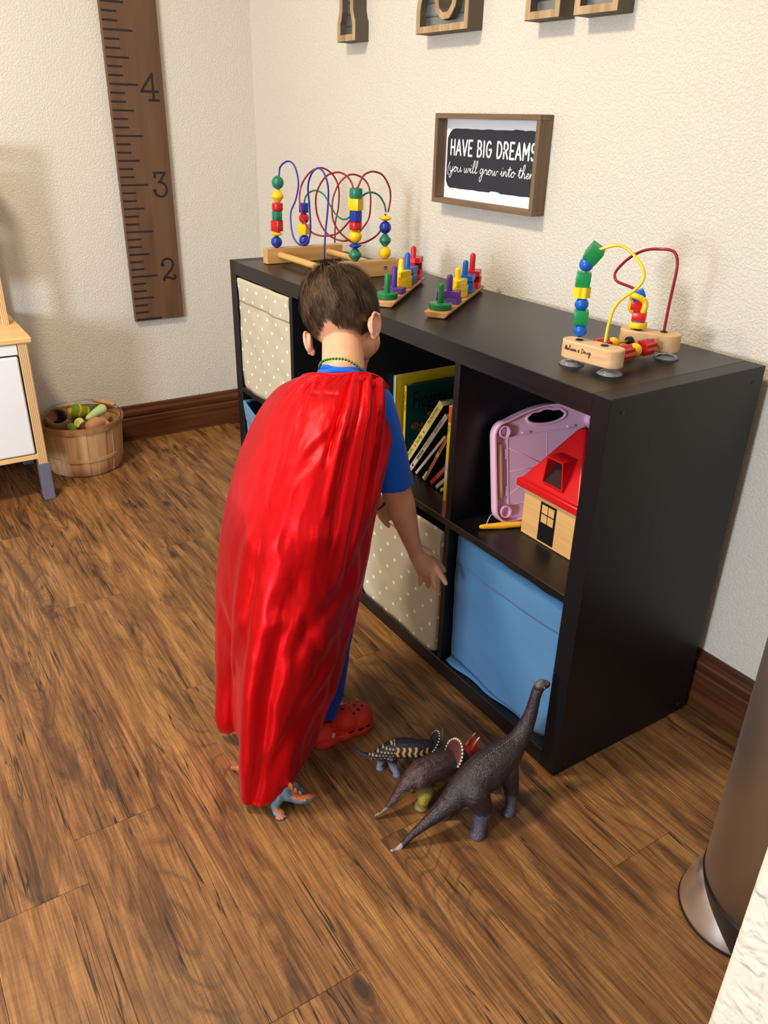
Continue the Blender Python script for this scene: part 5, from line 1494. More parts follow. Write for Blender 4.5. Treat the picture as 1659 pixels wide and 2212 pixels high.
# blue-grey one under the cape
t = thing('toy_dinosaur', 'blue-grey toy dinosaur with an orange crest, half hidden under the cape hem', 'toy dinosaur', (-.25, -.48, 0), 'toy dinosaurs on the floor')
spine = [(-0.1809, -0.4281, 0.0215, 0.0036), (-0.1825, -0.4378, 0.0220, 0.0075), (-0.1848, -0.4461, 0.0210, 0.0085), (-0.1910, -0.4553, 0.0205, 0.0088), (-0.1995, -0.4632, 0.0220, 0.0095), (-0.2101, -0.4728, 0.0270, 0.0125), (-.222, -.470, .032, .0160), (-.250, -.480, .036, .0185), (-.276, -.492, .034, .0165), (-.300, -.505, .025, .0110), (-.322, -.515, .016, .0065), (-.340, -.524, .009, .0030)]
def b4(bm):
    chain(bm, spine, 16, 3)
    a = [(-0.2101, -0.4842, 0.0240, 0.0110), (-0.2055, -0.4962, 0.0140, 0.0080), (-0.1953, -0.4977, 0.0080, 0.0075)]; chain(bm, a)
    f = V((-0.1889, -0.4937, 0.0000))
    rconv(bm, a[-1][:3], .0075, f + V((-.002, .001, .006)), .0080)
    for k in range(4):
        d = V((cos(radians(-75 + 38 * k)), sin(radians(-75 + 38 * k)), 0)); rconv(bm, f + V((0, 0, .0042)), .0042, f + d * .0085 + V((0, 0, .0032)), .0031, 8)
    for a, b_, f in (((-.212, -.455, .030, .012), (-.205, -.442, .016, .008), (-.204, -.438, 0)), ((-.276, -.505, .030, .012), (-.280, -.512, .016, .008), (-.278, -.512, 0)), ((-.272, -.470, .030, .012), (-.276, -.458, .016, .008), (-.272, -.452, 0))):
        chain(bm, [a, b_]); f = V(f); rconv(bm, b_[:3], b_[3], f + V((0, 0, .006)), .0080)
bm = bmesh.new(); b4(bm)
o = organic('body', bm, .0017, dino_mat('moulded_dino_blue', .38, 480, .4), t, 2)
def cf(p, n):
    c = mix3(C3(96, 124, 134), C3(74, 98, 112), .5 + N3(p, 100))
    if p.z < .012: c = mix3(c, C3(112, 156, 158), .7)
    k = (n.z - .80) * 4.0 if p.x < -.195 else (n.z - .35) * 2.6
    if p.x > -.225: c = mix3(c, C3(196, 104, 40), k)
    if p.x < -.30: c = mix3(c, C3(170, 100, 50), .8)
    return c
colour(o, cf)
OR = mat('crest_orange', srgb(186, 92, 34), .35, bump=(300, .4, .001)); OG = mat('crest_olive', srgb(96, 86, 36), .4)
for px_, z, s, m_ in (((-0.1943, -0.4505, 0.0300), 0, .0045, OR), ((-0.2008, -0.4574, 0.0360), 0, .0060, OR), ((-0.2084, -0.4637, 0.0420), 0, .0095, OR), ((-.226, -.464, .054), 0, .0120, OG), ((-.250, -.478, .060), 0, .012, OR), ((-.276, -.492, .054), 0, .010, OR)):
    bm = bmesh.new(); c = V(px_); ball(bm, c, (s * .95, s * .32, s), Matrix.Rotation(radians(18), 3, 'Z'), 12, 8); pobj('back_plate', bm, m_, t, True)
for s in ((-.336, -.520, .015), (-.330, -.522, .014), (-.341, -.526, .013)):
    bm = bmesh.new(); spike(bm, V(s) - V((0, 0, .004)), (.3, -.2, 1), .0018, .008); pobj('tail_spike', bm, OR, t, True)
bm = bmesh.new()
e = V((-0.1822, -0.4446, 0.0225)) + V((.006, -.0045, .004)); ball(bm, e, .0021, u=10, v=8); pobj('eye', bm, mat('ivory_eye', srgb(220, 214, 200), .3), t, True)
bm = bmesh.new(); ball(bm, e + V((.0013, -.0010, .0006)), .0011, u=8, v=6); pobj('pupil', bm, BLK, t, True)

# ------------------------------------------------------------ the boy
boy = thing('person', 'small boy in a red cape and blue shirt, back turned, reaching towards the shelf', 'person', (-.38, -.33, 0))
hf = V((-.338, .773, -.581)).normalized()
hr = V((.740, .586, .330)); hr = (hr - hf * hr.dot(hf)).normalized()
hu = hr.cross(hf).normalized()
HC = V((-0.5364, -0.1622, 0.8156))
HM = Matrix((hr, hf, hu)).transposed().to_4x4(); HM.translation = HC
H3 = HM.to_3x3()
hp = lambda x, y, z: HM @ V((x, y, z))
SKIN = mat('child_skin', rough=.5, attr=True, sss=.12, spec=.35, bump=(260, .06, .0006))
def hb(bm, x, y, z, r, R=None): ball(bm, hp(x, y, z), r, H3 @ (R or Matrix.Identity(3)), 24, 16)
bm = bmesh.new()
hb(bm, 0, -.006, .004, (.0665, .0800, .0720)); hb(bm, 0, -.014, -.020, (.0600, .0660, .0600)); hb(bm, 0, .022, -.040, (.0540, .0520, .0560)); hb(bm, 0, .020, .02, (.060, .062, .052))
for s in (-1, 1):
    hb(bm, s * .027, .044, -.056, (.0280, .0250, .0300)); hb(bm, s * .026, .030, -.074, (.0230, .0280, .0220)); hb(bm, s * .024, .066, .006, (.020, .012, .008))
    # ear: bowl with a rolled rim, lobe
    R = Matrix.Rotation(radians(-28 * s), 3, 'Z')
    hb(bm, s * .0685, -.004, -.056, (.0058, .0145, .0215), R); hb(bm, s * .0655, .001, -.073, (.0050, .0075, .0080), R)
    ear = [hp(s * (.0715 + .0030 * sin(radians(a))) + s * .0035 * (cos(radians(a)) < 0), -.006 - .0130 * cos(radians(a)), -.054 + .0215 * sin(radians(a))) for a in range(-70, 251, 20)]
    tube(bm, ear, .0034, 8)
    for e_ in (ear[0], ear[-1]): ball(bm, e_, .0034, u=8, v=6)
hb(bm, 0, .060, -.094, (.0190, .0150, .0130)); hb(bm, 0, .050, -.085, (.028, .020, .018)); hb(bm, 0, .074, -.034, (.0060, .0110, .0160)); hb(bm, 0, .082, -.046, (.0095, .0080, .0070))
hb(bm, 0, .071, -.066, (.0150, .0080, .0045)); hb(bm, 0, .070, -.073, (.0130, .0080, .0045))
NB = V((-0.4304, -0.2201, 0.7262))
rconv(bm, hp(0, -.002, -.060), .0370, NB, .0395, 24)
rconv(bm, hp(0, .015, -.070), .030, NB + hf * .015, .034, 16)
# torso, pelvis, legs
sR, sL = V((-0.3786, -0.1761, 0.6588)), V((-0.4944, -0.2855, 0.6303))
ch = V((-0.4554, -0.2258, 0.6088)); wa = V((-0.4509, -0.2620, 0.4935)); hpv = V((-.402, -.325, .405))
rconv(bm, NB, .040, ch, .066, 20); rconv(bm, ch, .068, wa, .066, 20); rconv(bm, wa, .066, hpv, .070, 20)
rconv(bm, NB - V((0, 0, .01)), .034, sR, .030, 16); rconv(bm, NB - V((0, 0, .01)), .034, sL, .030, 16)
legR = [(-.372, -.300, .39, .050), (-0.3933, -0.2783, 0.2660, 0.0380), (-0.3813, -0.2946, 0.1782, 0.0320), (-0.3729, -0.3088, 0.1078, 0.0280), (-0.3644, -0.3229, 0.0552, 0.0220)]
legL = [(-.425, -.345, .39, .050), (-.432, -.348, .27, .038), (-.428, -.368, .15, .032), (-.420, -.390, .060, .022)]
chain(bm, legR, 16); chain(bm, legL, 16)
for L_, d in ((legR, V((-.03, .99, 0))), (legL, V((-.25, .95, 0)))):
    a = V(L_[-1][:3]); rconv(bm, a - V((0, 0, .03)), .021, a + d * .055 - V((0, 0, .036)), .015)
# right arm, reaching down past the dotted bin
armR = [(-0.3786, -0.1761, 0.6588, 0.0310), (-0.3700, -0.1617, 0.5928, 0.0300), (-0.3608, -0.1500, 0.5229, 0.0285), (-0.3545, -0.1363, 0.4713, 0.0285), (-0.3579, -0.1202, 0.4274, 0.0235), (-0.3587, -0.1082, 0.3927, 0.0190), (-0.3579, -0.0959, 0.3600, 0.0160), (-0.3565, -0.0916, 0.3444, 0.0155)]
chain(bm, armR, 18, 2)
for a, b_, r0, r1 in (((-0.3565, -0.0916, 0.3444, 0.0000), (-0.3540, -0.0823, 0.3101, 0.0000), .0150, .0100), ((-0.3554, -0.0900, 0.3444, 0.0000), (-0.3469, -0.0743, 0.3069, 0.0000), .0150, .0105), ((-0.3544, -0.0884, 0.3445, 0.0000), (-0.3413, -0.0658, 0.3116, 0.0000), .0150, .0105), ((-0.3553, -0.0866, 0.3435, 0.0000), (-0.3411, -0.0546, 0.3193, 0.0000), .0140, .0095)):
    rconv(bm, a[:3], r0, b_[:3], r1, 12)
def finger(bm, pts, r):
    q = [(p[0], p[1], p[2], r * f) for p, f in zip(pts, (1.08, 1.0, .95, .80))]
    chain(bm, q, 12)
finger(bm, [(-0.3526, -0.0831, 0.3067, 0.0000), (-0.3517, -0.0825, 0.2948, 0.0000), (-0.3535, -0.0812, 0.2834, 0.0000), (-0.3558, -0.0816, 0.2756, 0.0000)], .0060)
finger(bm, [(-0.3463, -0.0734, 0.3025, 0.0000), (-0.3477, -0.0691, 0.2871, 0.0000), (-0.3498, -0.0645, 0.2733, 0.0000), (-0.3515, -0.0616, 0.2659, 0.0000)], .0064)
finger(bm, [(-0.3381, -0.0655, 0.3087, 0.0000), (-0.3335, -0.0646, 0.2953, 0.0000), (-0.3323, -0.0610, 0.2815, 0.0000), (-0.3320, -0.0582, 0.2707, 0.0000)], .0067)
finger(bm, [(-0.3340, -0.0562, 0.3190, 0.0000), (-0.3261, -0.0532, 0.3090, 0.0000), (-0.3211, -0.0478, 0.2977, 0.0000), (-0.3167, -0.0432, 0.2864, 0.0000)], .0066)
finger(bm, [(-0.3605, -0.0528, 0.3268, 0.0000), (-0.3595, -0.0384, 0.3142, 0.0000), (-0.3587, -0.0275, 0.3024, 0.0000), (-0.3548, -0.0199, 0.2908, 0.0000)], .0070)
# left arm, in front of the chest
armL = [(-0.4944, -0.2855, 0.6303, 0.0310), (-0.5246, -0.2357, 0.5341, 0.0300), (-0.5252, -0.1728, 0.4588, 0.0285), (-0.5151, -0.1279, 0.4311, 0.0240), (-0.5054, -0.0966, 0.4091, 0.0180), (-0.5015, -0.0870, 0.3952, 0.0160)]
chain(bm, armL, 16, 2)
rconv(bm, armL[-1][:3], .0160, V((-0.4943, -0.0674, 0.3734)), .0130); rconv(bm, armL[-1][:3], .0150, V((-0.4974, -0.0821, 0.3758)), .0120)
rconv(bm, V((-0.4974, -0.0821, 0.3758)), .0120, V((-0.4943, -0.0674, 0.3734)), .0130)
finger(bm, [(-0.4984, -0.0885, 0.3748), (-0.4908, -0.0849, 0.3660), (-0.4848, -0.0815, 0.3599), (-0.4808, -0.0792, 0.3555)], .0064)
finger(bm, [(-0.4913, -0.0644, 0.3717), (-0.4850, -0.0563, 0.3611), (-0.4801, -0.0471, 0.3496), (-0.4769, -0.0390, 0.3398)], .0064)
finger(bm, [(-0.4940, -0.0604, 0.3762), (-0.4888, -0.0491, 0.3666), (-0.4850, -0.0366, 0.3561), (-0.4813, -0.0277, 0.3463)], .0066)
finger(bm, [(-0.4970, -0.0585, 0.3789), (-0.4943, -0.0444, 0.3721), (-0.4907, -0.0306, 0.3634), (-0.4887, -0.0193, 0.3545)], .0064)
finger(bm, [(-0.4977, -0.0679, 0.3877), (-0.4883, -0.0599, 0.3897), (-0.4799, -0.0534, 0.3872), (-0.4746, -0.0485, 0.3838)], .0068)
body = organic('body', bm, .0024, SKIN, boy, 3)
inv = HM.inverted()
def hair_zone(q):
    """1 inside the haircut, 0 on bare skin; q in head space"""
    if q.y < .015: lim = -.062 + .010 * max(0, 1 - abs(q.x - .004) / .014) - .004 * max(0, 1 - abs(abs(q.x) - .03) / .02)
    else: lim = -.056 + (q.y - .015) * 1.9
    if abs(q.x) > .054 and -.024 < q.y < .025: lim = max(lim, -.036)
    return max(0, min(1, (q.z - lim) / .012 + .5))
def cf(p, n):
    c = mix3(C3(226, 172, 138), C3(214, 156, 124), .5 + N3(p, 30))
    q = inv @ p
    if q.length < .115 and q.z > -.09:
        if abs(q.x) > .066: c = mix3(c, C3(230, 160, 138), .7)
        elif not (abs(q.x) > .056 and -.03 < q.y < .022 and q.z < -.025): c = mix3(c, C3(72, 56, 44), hair_zone(q) * .95)
        if (q - V((0, .074, -.070))).length < .013: c = mix3(c, C3(196, 110, 104), .7)
    return c
colour(body, cf)
for s in (-1, 1):
    bm = bmesh.new(); hb(bm, s * .0235, .0655, -.024, (.0095, .0085, .0070)); pobj('eye', bm, mat('eye_white', srgb(236, 234, 230), .2), boy, True)
    bm = bmesh.new(); hb(bm, s * .0235, .0728, -.0255, (.0042, .0018, .0042)); pobj('iris', bm, mat('eye_brown', srgb(60, 38, 24), .15), boy, True)
    bm = bmesh.new(); tube(bm, [hp(s * x, y, z) for x, y, z in ((.012, .0790, -.006), (.022, .0785, -.002), (.033, .0700, -.004))], [.001, .0018, .0008], 6); pobj('eyebrow', bm, mat('brow_hair', srgb(74, 54, 40), .8), boy, True)

# hair: short strands that fan out from the crown
HAIR = mat('brown_hair', srgb(84, 66, 52), .55, spec=.22, attr=True)
random.seed(3)
A_, B__, C_ = .0680, .0818, .0790
ctr = V((0, -.007, -.002)); crown = V((.006, -.040, .062))
verts, faces, cols = [], [], []
cnt = 0
while cnt < 13000:
    d = V((random.gauss(0, 1), random.gauss(0, 1), random.gauss(0, 1))).normalized()
    q = V((d.x * A_, d.y * B__, d.z * C_)) + ctr
    if q.y > .066 or hair_zone(q) < .55 + .3 * random.random(): continue
    if q.y > .04 and q.z < .035: continue
    nrm = V((d.x / A_, d.y / B__, d.z / C_)).normalized()
    rad_ = q - crown; fl_ = rad_ - nrm * rad_.dot(nrm)
    if fl_.length < 1e-4: fl_ = V((0, 1, 0))
    fl_.normalize()
    sw = nrm.cross(fl_)
    clump = noise.noise(V((q.x * 75, q.y * 45, q.z * 45)) + V((5, 1, 2))); clump2 = noise.noise(q * 150)
    dr = (fl_ + sw * (.35 + .7 * clump) + V((0, 0, -.25))).normalized()
    nape = max(0, min(1, (.0 - q.z) / .05))
    top = max(0, min(1, (q.z - .02) / .04))
    L_ = (.024 + .010 * random.random()) * (1 - .66 * nape) + .006 * top
    lift = .08 + (.26 * top + .10) * max(0, .45 + 1.3 * clump) * (1 - nape) + .10 * random.random() ** 2
    near = 1 - min(1, (q - crown).length / .02)
    lift += .5 * near
    segs = 4; p = q.copy(); wv = .0010
    side = dr.cross(nrm).normalized()
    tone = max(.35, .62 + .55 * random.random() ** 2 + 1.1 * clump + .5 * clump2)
    base = len(verts)
    for k in range(segs + 1):
        f = k / segs
        ww = wv * (1 - f) ** .6 * .5 + .00004
        h_ = .0008 + L_ * lift * f * (1.25 - .5 * f)
        pp = ctr + V(((p - ctr).x, (p - ctr).y, (p - ctr).z)) + nrm * h_
        verts.append(HM @ (pp - side * ww)); verts.append(HM @ (pp + side * ww))
        cols += [tone * (.55 + .6 * f)] * 2  # root shading put into the strand colour
        p = p + dr * (L_ / segs)
        e = p - ctr; s_ = sqrt((e.x / A_) ** 2 + (e.y / B__) ** 2 + (e.z / C_) ** 2); p = ctr + e / s_
        nrm = V((e.x / A_ ** 2, e.y / B__ ** 2, e.z / C_ ** 2)).normalized()
        dr = (dr - nrm * dr.dot(nrm) + V((0, 0, -.06))).normalized(); side = dr.cross(nrm).normalized()
    for k in range(segs):
        i = base + 2 * k; faces.append((i, i + 1, i + 3, i + 2))
    cnt += 1
me = bpy.data.meshes.new('hair'); me.from_pydata([tuple(v) for v in verts], [], faces); me.materials.append(HAIR)
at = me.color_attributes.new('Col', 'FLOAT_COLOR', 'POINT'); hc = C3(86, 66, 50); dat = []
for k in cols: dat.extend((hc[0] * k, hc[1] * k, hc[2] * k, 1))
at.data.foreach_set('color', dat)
me.polygons.foreach_set('use_smooth', [True] * len(me.polygons))
o = bpy.data.objects.new('hair', me); link(o, boy); o.matrix_parent_inverse = boy.matrix_basis.inverted(); tag(o, 'short brown hair')

# shirt and trousers
SHIRT = mat('royal_blue_cotton', srgb(10, 96, 220), .8, spec=.2, bump=(60, .3, .003), bump2=(900, .2, .0005), sheen=.2)
bm = bmesh.new()
rconv(bm, NB - hf * .004 - V((0, 0, .020)), .050, ch, .074, 20); rconv(bm, ch, .076, wa, .074, 20); rconv(bm, wa, .074, hpv + V((0, 0, .03)), .079, 20)
for s_, pts in ((1, [(-0.3840, -0.1849, 0.6693, 0.0410), (-0.3722, -0.1667, 0.6023, 0.0385), (-0.3637, -0.1551, 0.5469, 0.0365), (-0.3597, -0.1504, 0.5138, 0.0370)]), (-1, [(-0.4932, -0.2780, 0.6412, 0.0400), (-0.5172, -0.2434, 0.5580, 0.0350), (-0.5322, -0.2024, 0.4939, 0.0345), (-0.5317, -0.1898, 0.4800, 0.0345)])):
    ball(bm, pts[0][:3], pts[0][3], u=18, v=12); tube(bm, [p[:3] for p in pts], [p[3] for p in pts], 22)
    rconv(bm, NB - V((0, 0, .025)), .040, pts[0][:3], .038, 16)
def wr(b):
    for v in b.verts:
        v.co += v.normal * (.0016 * N3(v.co, 26) + .0010 * N3(v.co + V((3, 3, 3)), 60))
sh_ = organic('shirt', bm, .0032, SHIRT, boy, 2, post=wr)
bm = bmesh.new()      # neckband
cr_ = []
for k in range(30):
    a = 2 * pi * k / 30; cr_.append(NB + V((0, 0, -.003)) + hr * .0475 * cos(a) + hf * .045 * sin(a) + hu * (-.015 - .004 * cos(2 * a)) )
tube(bm, cr_, .0052, 10, closed=True); pobj('neckband', bm, SHIRT, boy, True)
PANT = mat('navy_blue_trousers', srgb(10, 52, 140), .85, spec=.15, bump=(40, .3, .003), sheen=.1)
bm = bmesh.new()
ball(bm, hpv, .083, u=24, v=16)
def leg_t(pts):
    ball(bm, pts[0][:3], pts[0][3], u=20, v=14); tube(bm, [p[:3] for p in pts], [p[3] for p in pts], 22)
leg_t([(-.372, -.300, .38, .064), (-0.3869, -0.2734, 0.2788, 0.0545), (-0.3809, -0.2893, 0.1878, 0.0495), (-0.3686, -0.3070, 0.0982, 0.0470), (-0.3594, -0.3291, 0.0446, 0.0460)])
leg_t([(-.425, -.345, .38, .062), (-.432, -.348, .27, .050), (-.428, -.368, .15, .044), (-.420, -.390, .065, .042)])
organic('trousers', bm, .0035, PANT, boy, 2, post=wr)

# clogs
CLOG = mat('red_foam_clog', srgb(208, 48, 34), .55, spec=.3, bump=(300, .12, .0008))
def clog(heel, toe):
    heel = V(heel); toe = V(toe); d = (toe - heel).normalized(); s = V((d.y, -d.x, 0)); L_ = (toe - heel).length
    Ms = Matrix((s, d, V((0, 0, 1)))).transposed().to_4x4(); Ms.translation = heel
    bm = bmesh.new()
    P = lambda x, y, z: Ms @ V((x, y, z))
    ball(bm, P(0, L_ - .036, .020), (.0375, .0385, .0290), Ms.to_3x3(), 24, 14); ball(bm, P(.001, L_ - .062, .028), (.0325, .0300, .0270), Ms.to_3x3(), 24, 14)
    ball(bm, P(0, .030, .020), (.0270, .0300, .0240), Ms.to_3x3(), 20, 12)
    for y0_, w0 in ((L_ - .037, .0395), (L_ - .07, .034), (.032, .0285)):
        lathe(bm, [(w0 * .96, 0), (w0 * 1.02, .004), (w0 * 1.02, .012), (w0 * .94, .016)], 28, Ms @ Matrix.Translation((0, y0_, 0)))
    box(bm, -.027, .027, .03, L_ - .036, 0, .016, 0, 0, Ms)
    t_ = organic('clog', bm, .0020, CLOG, boy, 3)
    DK = BLK
    hole_discs = bmesh.new()
    def onto(x, y, rx, ry, sd=False):
        # find the surface by casting onto the shoe from above or from the side
        if sd: o0 = P(.10, y, x); dr_ = (P(0, y, x) - o0).normalized()
        else: o0 = P(x, y, .10); dr_ = V((0, 0, -1))
        inv_ = t_.matrix_parent_inverse.inverted() @ boy.matrix_basis.inverted() if False else Matrix()
        ok, loc, nr, _ = t_.ray_cast(o0, dr_)
        if ok: lathe(hole_discs, [(0, .0007), (1, .0005), (1, -.001), (0, -.001)], 14, T(loc, nr, d) @ Matrix.Diagonal((rx, ry, 1, 1)))
    for i, (y, xs) in enumerate(((L_ - .022, (-.010, .006)), (L_ - .036, (-.018, -.002, .013)), (L_ - .051, (-.012, .004, .018)), (L_ - .066, (-.018, .0)))):
        for x in xs: onto(x, y, .0034, .0030)
    for y in (L_ - .028, L_ - .046, L_ - .066): onto(.017, y, .0064, .0030, True)
    o_ = pobj('vent_shade_discs', hole_discs, DK, t_)  # black discs, the shade inside the vents put into their colour
    o_.matrix_parent_inverse = Matrix()
    bm = bmesh.new()
    ok, loc, nr, _ = t_.ray_cast(P(.10, .045, .022), -s)
    if ok:
        lathe(bm, [(0, .002), (.0048, .0016), (.0056, 0), (.0056, -.002), (0, -.002)], 18, T(loc, nr)); o_ = pobj('rivet', bm, mat('grey_rivet', srgb(176, 170, 170), .4), t_, True); o_.matrix_parent_inverse = Matrix()
    else: bm.free()
    return t_
c1 = clog((-.320, -.366, 0), (-.333, -.217, 0)); clog((-.400, -.440, 0), (-.437, -.305, 0))
bm = bmesh.new()
for k, (x, y) in enumerate(((741, 1499), (736, 1503), (745, 1504))):
    ball(bm, (-0.3250, -0.2820, 0.0930), (.006 - .001 * k, .0022, .005), Matrix.Rotation(k * 1.1, 3, 'Y'), 8, 6)
tag(pobj('shoe_charm', bm, mat('leaf_charm', srgb(52, 110, 66), .5), boy, True), 'green leaf-shaped charm')

# bead necklace and bracelet
GB = mat('metallic_green_bead', srgb(60, 140, 40), .22, .75)
bm = bmesh.new()
path = [(-0.4420, -0.2629, 0.7428), (-0.4303, -0.2655, 0.7520), (-0.4197, -0.2638, 0.7585), (-0.4092, -0.2585, 0.7625), (-0.4007, -0.2504, 0.7639), (-0.3942, -0.2411, 0.7634), (-0.3890, -0.2321, 0.7602), (-0.3850, -0.2222, 0.7533), (-0.3844, -0.2140, 0.7457), (-0.3874, -0.2053, 0.7378)]
den = crom(path, 8); acc = 0; last = None; step = .0056
for a, b_ in zip(den[:-1], den[1:]):
    seg_ = (b_ - a).length; q = 0
    while acc <= seg_:
        ball(bm, a.lerp(b_, acc / seg_ if seg_ else 0), .0025, u=10, v=7); acc += step
    acc -= seg_
tube(bm, den, .0006, 5)
back_ = [V(path[-1]), V((-0.4123, -0.1839, 0.7180)), V((-0.4598, -0.1644, 0.6845)), V((-0.4988, -0.1823, 0.6626)), V((-0.4955, -0.2196, 0.6831)), V((-0.4612, -0.2527, 0.7237)), V(path[0])]
tube(bm, crom(back_, 8), .0016, 6)
tag(pobj('necklace', bm, GB, boy, True), 'green bead necklace')
bm = bmesh.new(); wc = V(armL[-2][:3]).lerp(V(armL[-1][:3]), .6); wd_ = (V(armL[-1][:3]) - V(armL[-2][:3])).normalized(); Mw = T(wc, wd_)
for k in range(26):
    a = 2 * pi * k / 26; ball(bm, Mw @ V((.0188 * cos(a), .0188 * sin(a), 0)), .0023, u=8, v=6)
pobj('bracelet', bm, mat('dark_green_bead', srgb(30, 70, 34), .3, .5), boy, True)

# cape
CAPE = bpy.data.materials.new('red_satin'); CAPE.use_nodes = True
nt = CAPE.node_tree; bb = nt.nodes['Principled BSDF']
bb.inputs['Base Color'].default_value = srgb(226, 16, 22); bb.inputs['Metallic'].default_value = .78; bb.inputs['Roughness'].default_value = .37; bb.inputs['Specular IOR Level'].default_value = .6
bb.inputs['Specular Tint'].default_value = (1.0, .55, .6, 1); bb.inputs['Sheen Weight'].default_value = .25; bb.inputs['Sheen Tint'].default_value = (1, .35, .4, 1); bb.inputs['Sheen Roughness'].default_value = .35
tc = nd(nt, 'ShaderNodeTexCoord'); nz = nd(nt, 'ShaderNodeTexNoise'); nz.inputs['Scale'].default_value = 34; nz.inputs['Detail'].default_value = 4; nt.links.new(tc.outputs['Object'], nz.inputs['Vector'])
bn = nd(nt, 'ShaderNodeBump'); bn.inputs['Strength'].default_value = .35; bn.inputs['Distance'].default_value = .003; nt.links.new(nz.outputs['Fac'], bn.inputs['Height']); nt.links.new(bn.outputs[0], bb.inputs['Normal'])
rows_c = [
 [(-0.4885, -0.2728, 0.7133), (-0.4555, -0.2728, 0.7254), (-0.4237, -0.2684, 0.7331), (-0.4021, -0.2572, 0.7363), (-0.3872, -0.2424, 0.7389), (-0.3760, -0.2238, 0.7409), (-0.3697, -0.2028, 0.7379), (-0.3740, -0.1767, 0.7246), (-0.3876, -0.1513, 0.7015)],
 [(-0.5337, -0.3007, 0.6840), (-0.4666, -0.3049, 0.7083), (-0.4233, -0.2966, 0.7213), (-0.3986, -0.2851, 0.7263), (-0.3736, -0.2643, 0.7300), (-0.3571, -0.2416, 0.7319), (-0.3485, -0.2178, 0.7283), (-0.3540, -0.1873, 0.7129), (-0.3763, -0.1500, 0.6817)],
 [(-0.5474, -0.3364, 0.6402), (-0.4561, -0.3446, 0.6735), (-0.3927, -0.3377, 0.6939), (-0.3669, -0.3270, 0.7006), (-0.3360, -0.3039, 0.7060), (-0.3170, -0.2746, 0.7043), (-0.3120, -0.2409, 0.6952), (-0.3229, -0.2045, 0.6799), (-0.3604, -0.1534, 0.6489)],
 [(-0.5380, -0.3803, 0.5778), (-0.4368, -0.3888, 0.6189), (-0.3612, -0.3841, 0.6456), (-0.3283, -0.3728, 0.6547), (-0.2964, -0.3474, 0.6606), (-0.2797, -0.3142, 0.6583), (-0.2810, -0.2713, 0.6453), (-0.2947, -0.2289, 0.6278), (-0.3415, -0.1733, 0.5950)],
 [(-0.5176, -0.4203, 0.5036), (-0.4074, -0.4322, 0.5550), (-0.3331, -0.4260, 0.5832), (-0.2998, -0.4164, 0.5942), (-0.2658, -0.3872, 0.6010), (-0.2505, -0.3487, 0.5957), (-0.2535, -0.3028, 0.5821), (-0.2732, -0.2563, 0.5590), (-0.3281, -0.2011, 0.5191)],
 [(-0.5001, -0.4503, 0.4206), (-0.3859, -0.4656, 0.4794), (-0.3122, -0.4605, 0.5120), (-0.2760, -0.4516, 0.5263), (-0.2429, -0.4195, 0.5311), (-0.2283, -0.3791, 0.5269), (-0.2330, -0.3327, 0.5077), (-0.2577, -0.2856, 0.4823), (-0.3192, -0.2263, 0.4334)],
 [(-0.4815, -0.4731, 0.3190), (-0.3810, -0.4866, 0.3803), (-0.3094, -0.4857, 0.4184), (-0.2707, -0.4793, 0.4371), (-0.2376, -0.4472, 0.4419), (-0.2220, -0.4058, 0.4370), (-0.2269, -0.3573, 0.4160), (-0.2541, -0.3080, 0.3883), (-0.3078, -0.2514, 0.3412)],
 [(-0.4588, -0.4880, 0.2193), (-0.3797, -0.4971, 0.2765), (-0.3160, -0.5006, 0.3118), (-0.2598, -0.5061, 0.3484), (-0.2296, -0.4750, 0.3526), (-0.2122, -0.4374, 0.3493), (-0.2145, -0.3923, 0.3292), (-0.2461, -0.3394, 0.2949), (-0.2967, -0.2851, 0.2512)],
 [(-0.4487, -0.4985, 0.1231), (-0.4038, -0.4967, 0.1509), (-0.3661, -0.4882, 0.1645), (-0.2532, -0.5246, 0.2581), (-0.2241, -0.4972, 0.2647), (-0.2061, -0.4610, 0.2589), (-0.2112, -0.4158, 0.2413), (-0.2406, -0.3644, 0.2152), (-0.2877, -0.3099, 0.1794)],
 [(-0.4394, -0.5067, 0.0511), (-0.4031, -0.5012, 0.0637), (-0.3760, -0.4882, 0.0664), (-0.2515, -0.5355, 0.1509), (-0.2179, -0.5166, 0.1470), (-0.2067, -0.4827, 0.1479), (-0.2194, -0.4369, 0.1483), (-0.2502, -0.3836, 0.1355), (-0.2921, -0.3314, 0.1201)],
 [(-0.4435, -0.5065, 0.0177), (-0.4156, -0.4987, 0.0244), (-0.3899, -0.4833, 0.0322), (-0.2523, -0.5383, 0.0277), (-0.2294, -0.5310, 0.0153), (-0.2111, -0.5033, 0.0222), (-0.2157, -0.4609, 0.0433), (-0.2449, -0.4098, 0.0548), (-0.2972, -0.3488, 0.0710)]]
NU, NV = 150, 210
def interp(rows, u, v):
    def cr1(P, t):
        n = len(P) - 1; x = t * n; i = min(int(x), n - 1); f = x - i
        p0, p1, p2, p3 = P[max(i - 1, 0)], P[i], P[i + 1], P[min(i + 2, n)]
        return 0.5 * ((2 * p1) + (p2 - p0) * f + (2 * p0 - 5 * p1 + 4 * p2 - p3) * f * f + (3 * p1 - p0 - 3 * p2 + p3) * f ** 3)
    return cr1([cr1(r, u) for r in rows], v)
RC = [[V(p) for p in r] for r in rows_c]
def cr1(P, t):
    n = len(P) - 1; x = t * n; i = min(int(x), n - 1); f = x - i
    p0, p1, p2, p3 = P[max(i - 1, 0)], P[i], P[i + 1], P[min(i + 2, n)]
    return 0.5 * ((2 * p1) + (p2 - p0) * f + (2 * p0 - 5 * p1 + 4 * p2 - p3) * f * f + (3 * p1 - p0 - 3 * p2 + p3) * f ** 3)
colsP = [[cr1(r, i / NU) for r in RC] for i in range(NU + 1)]
grid = [[cr1(colsP[i], j / NV) for i in range(NU + 1)] for j in range(NV + 1)]
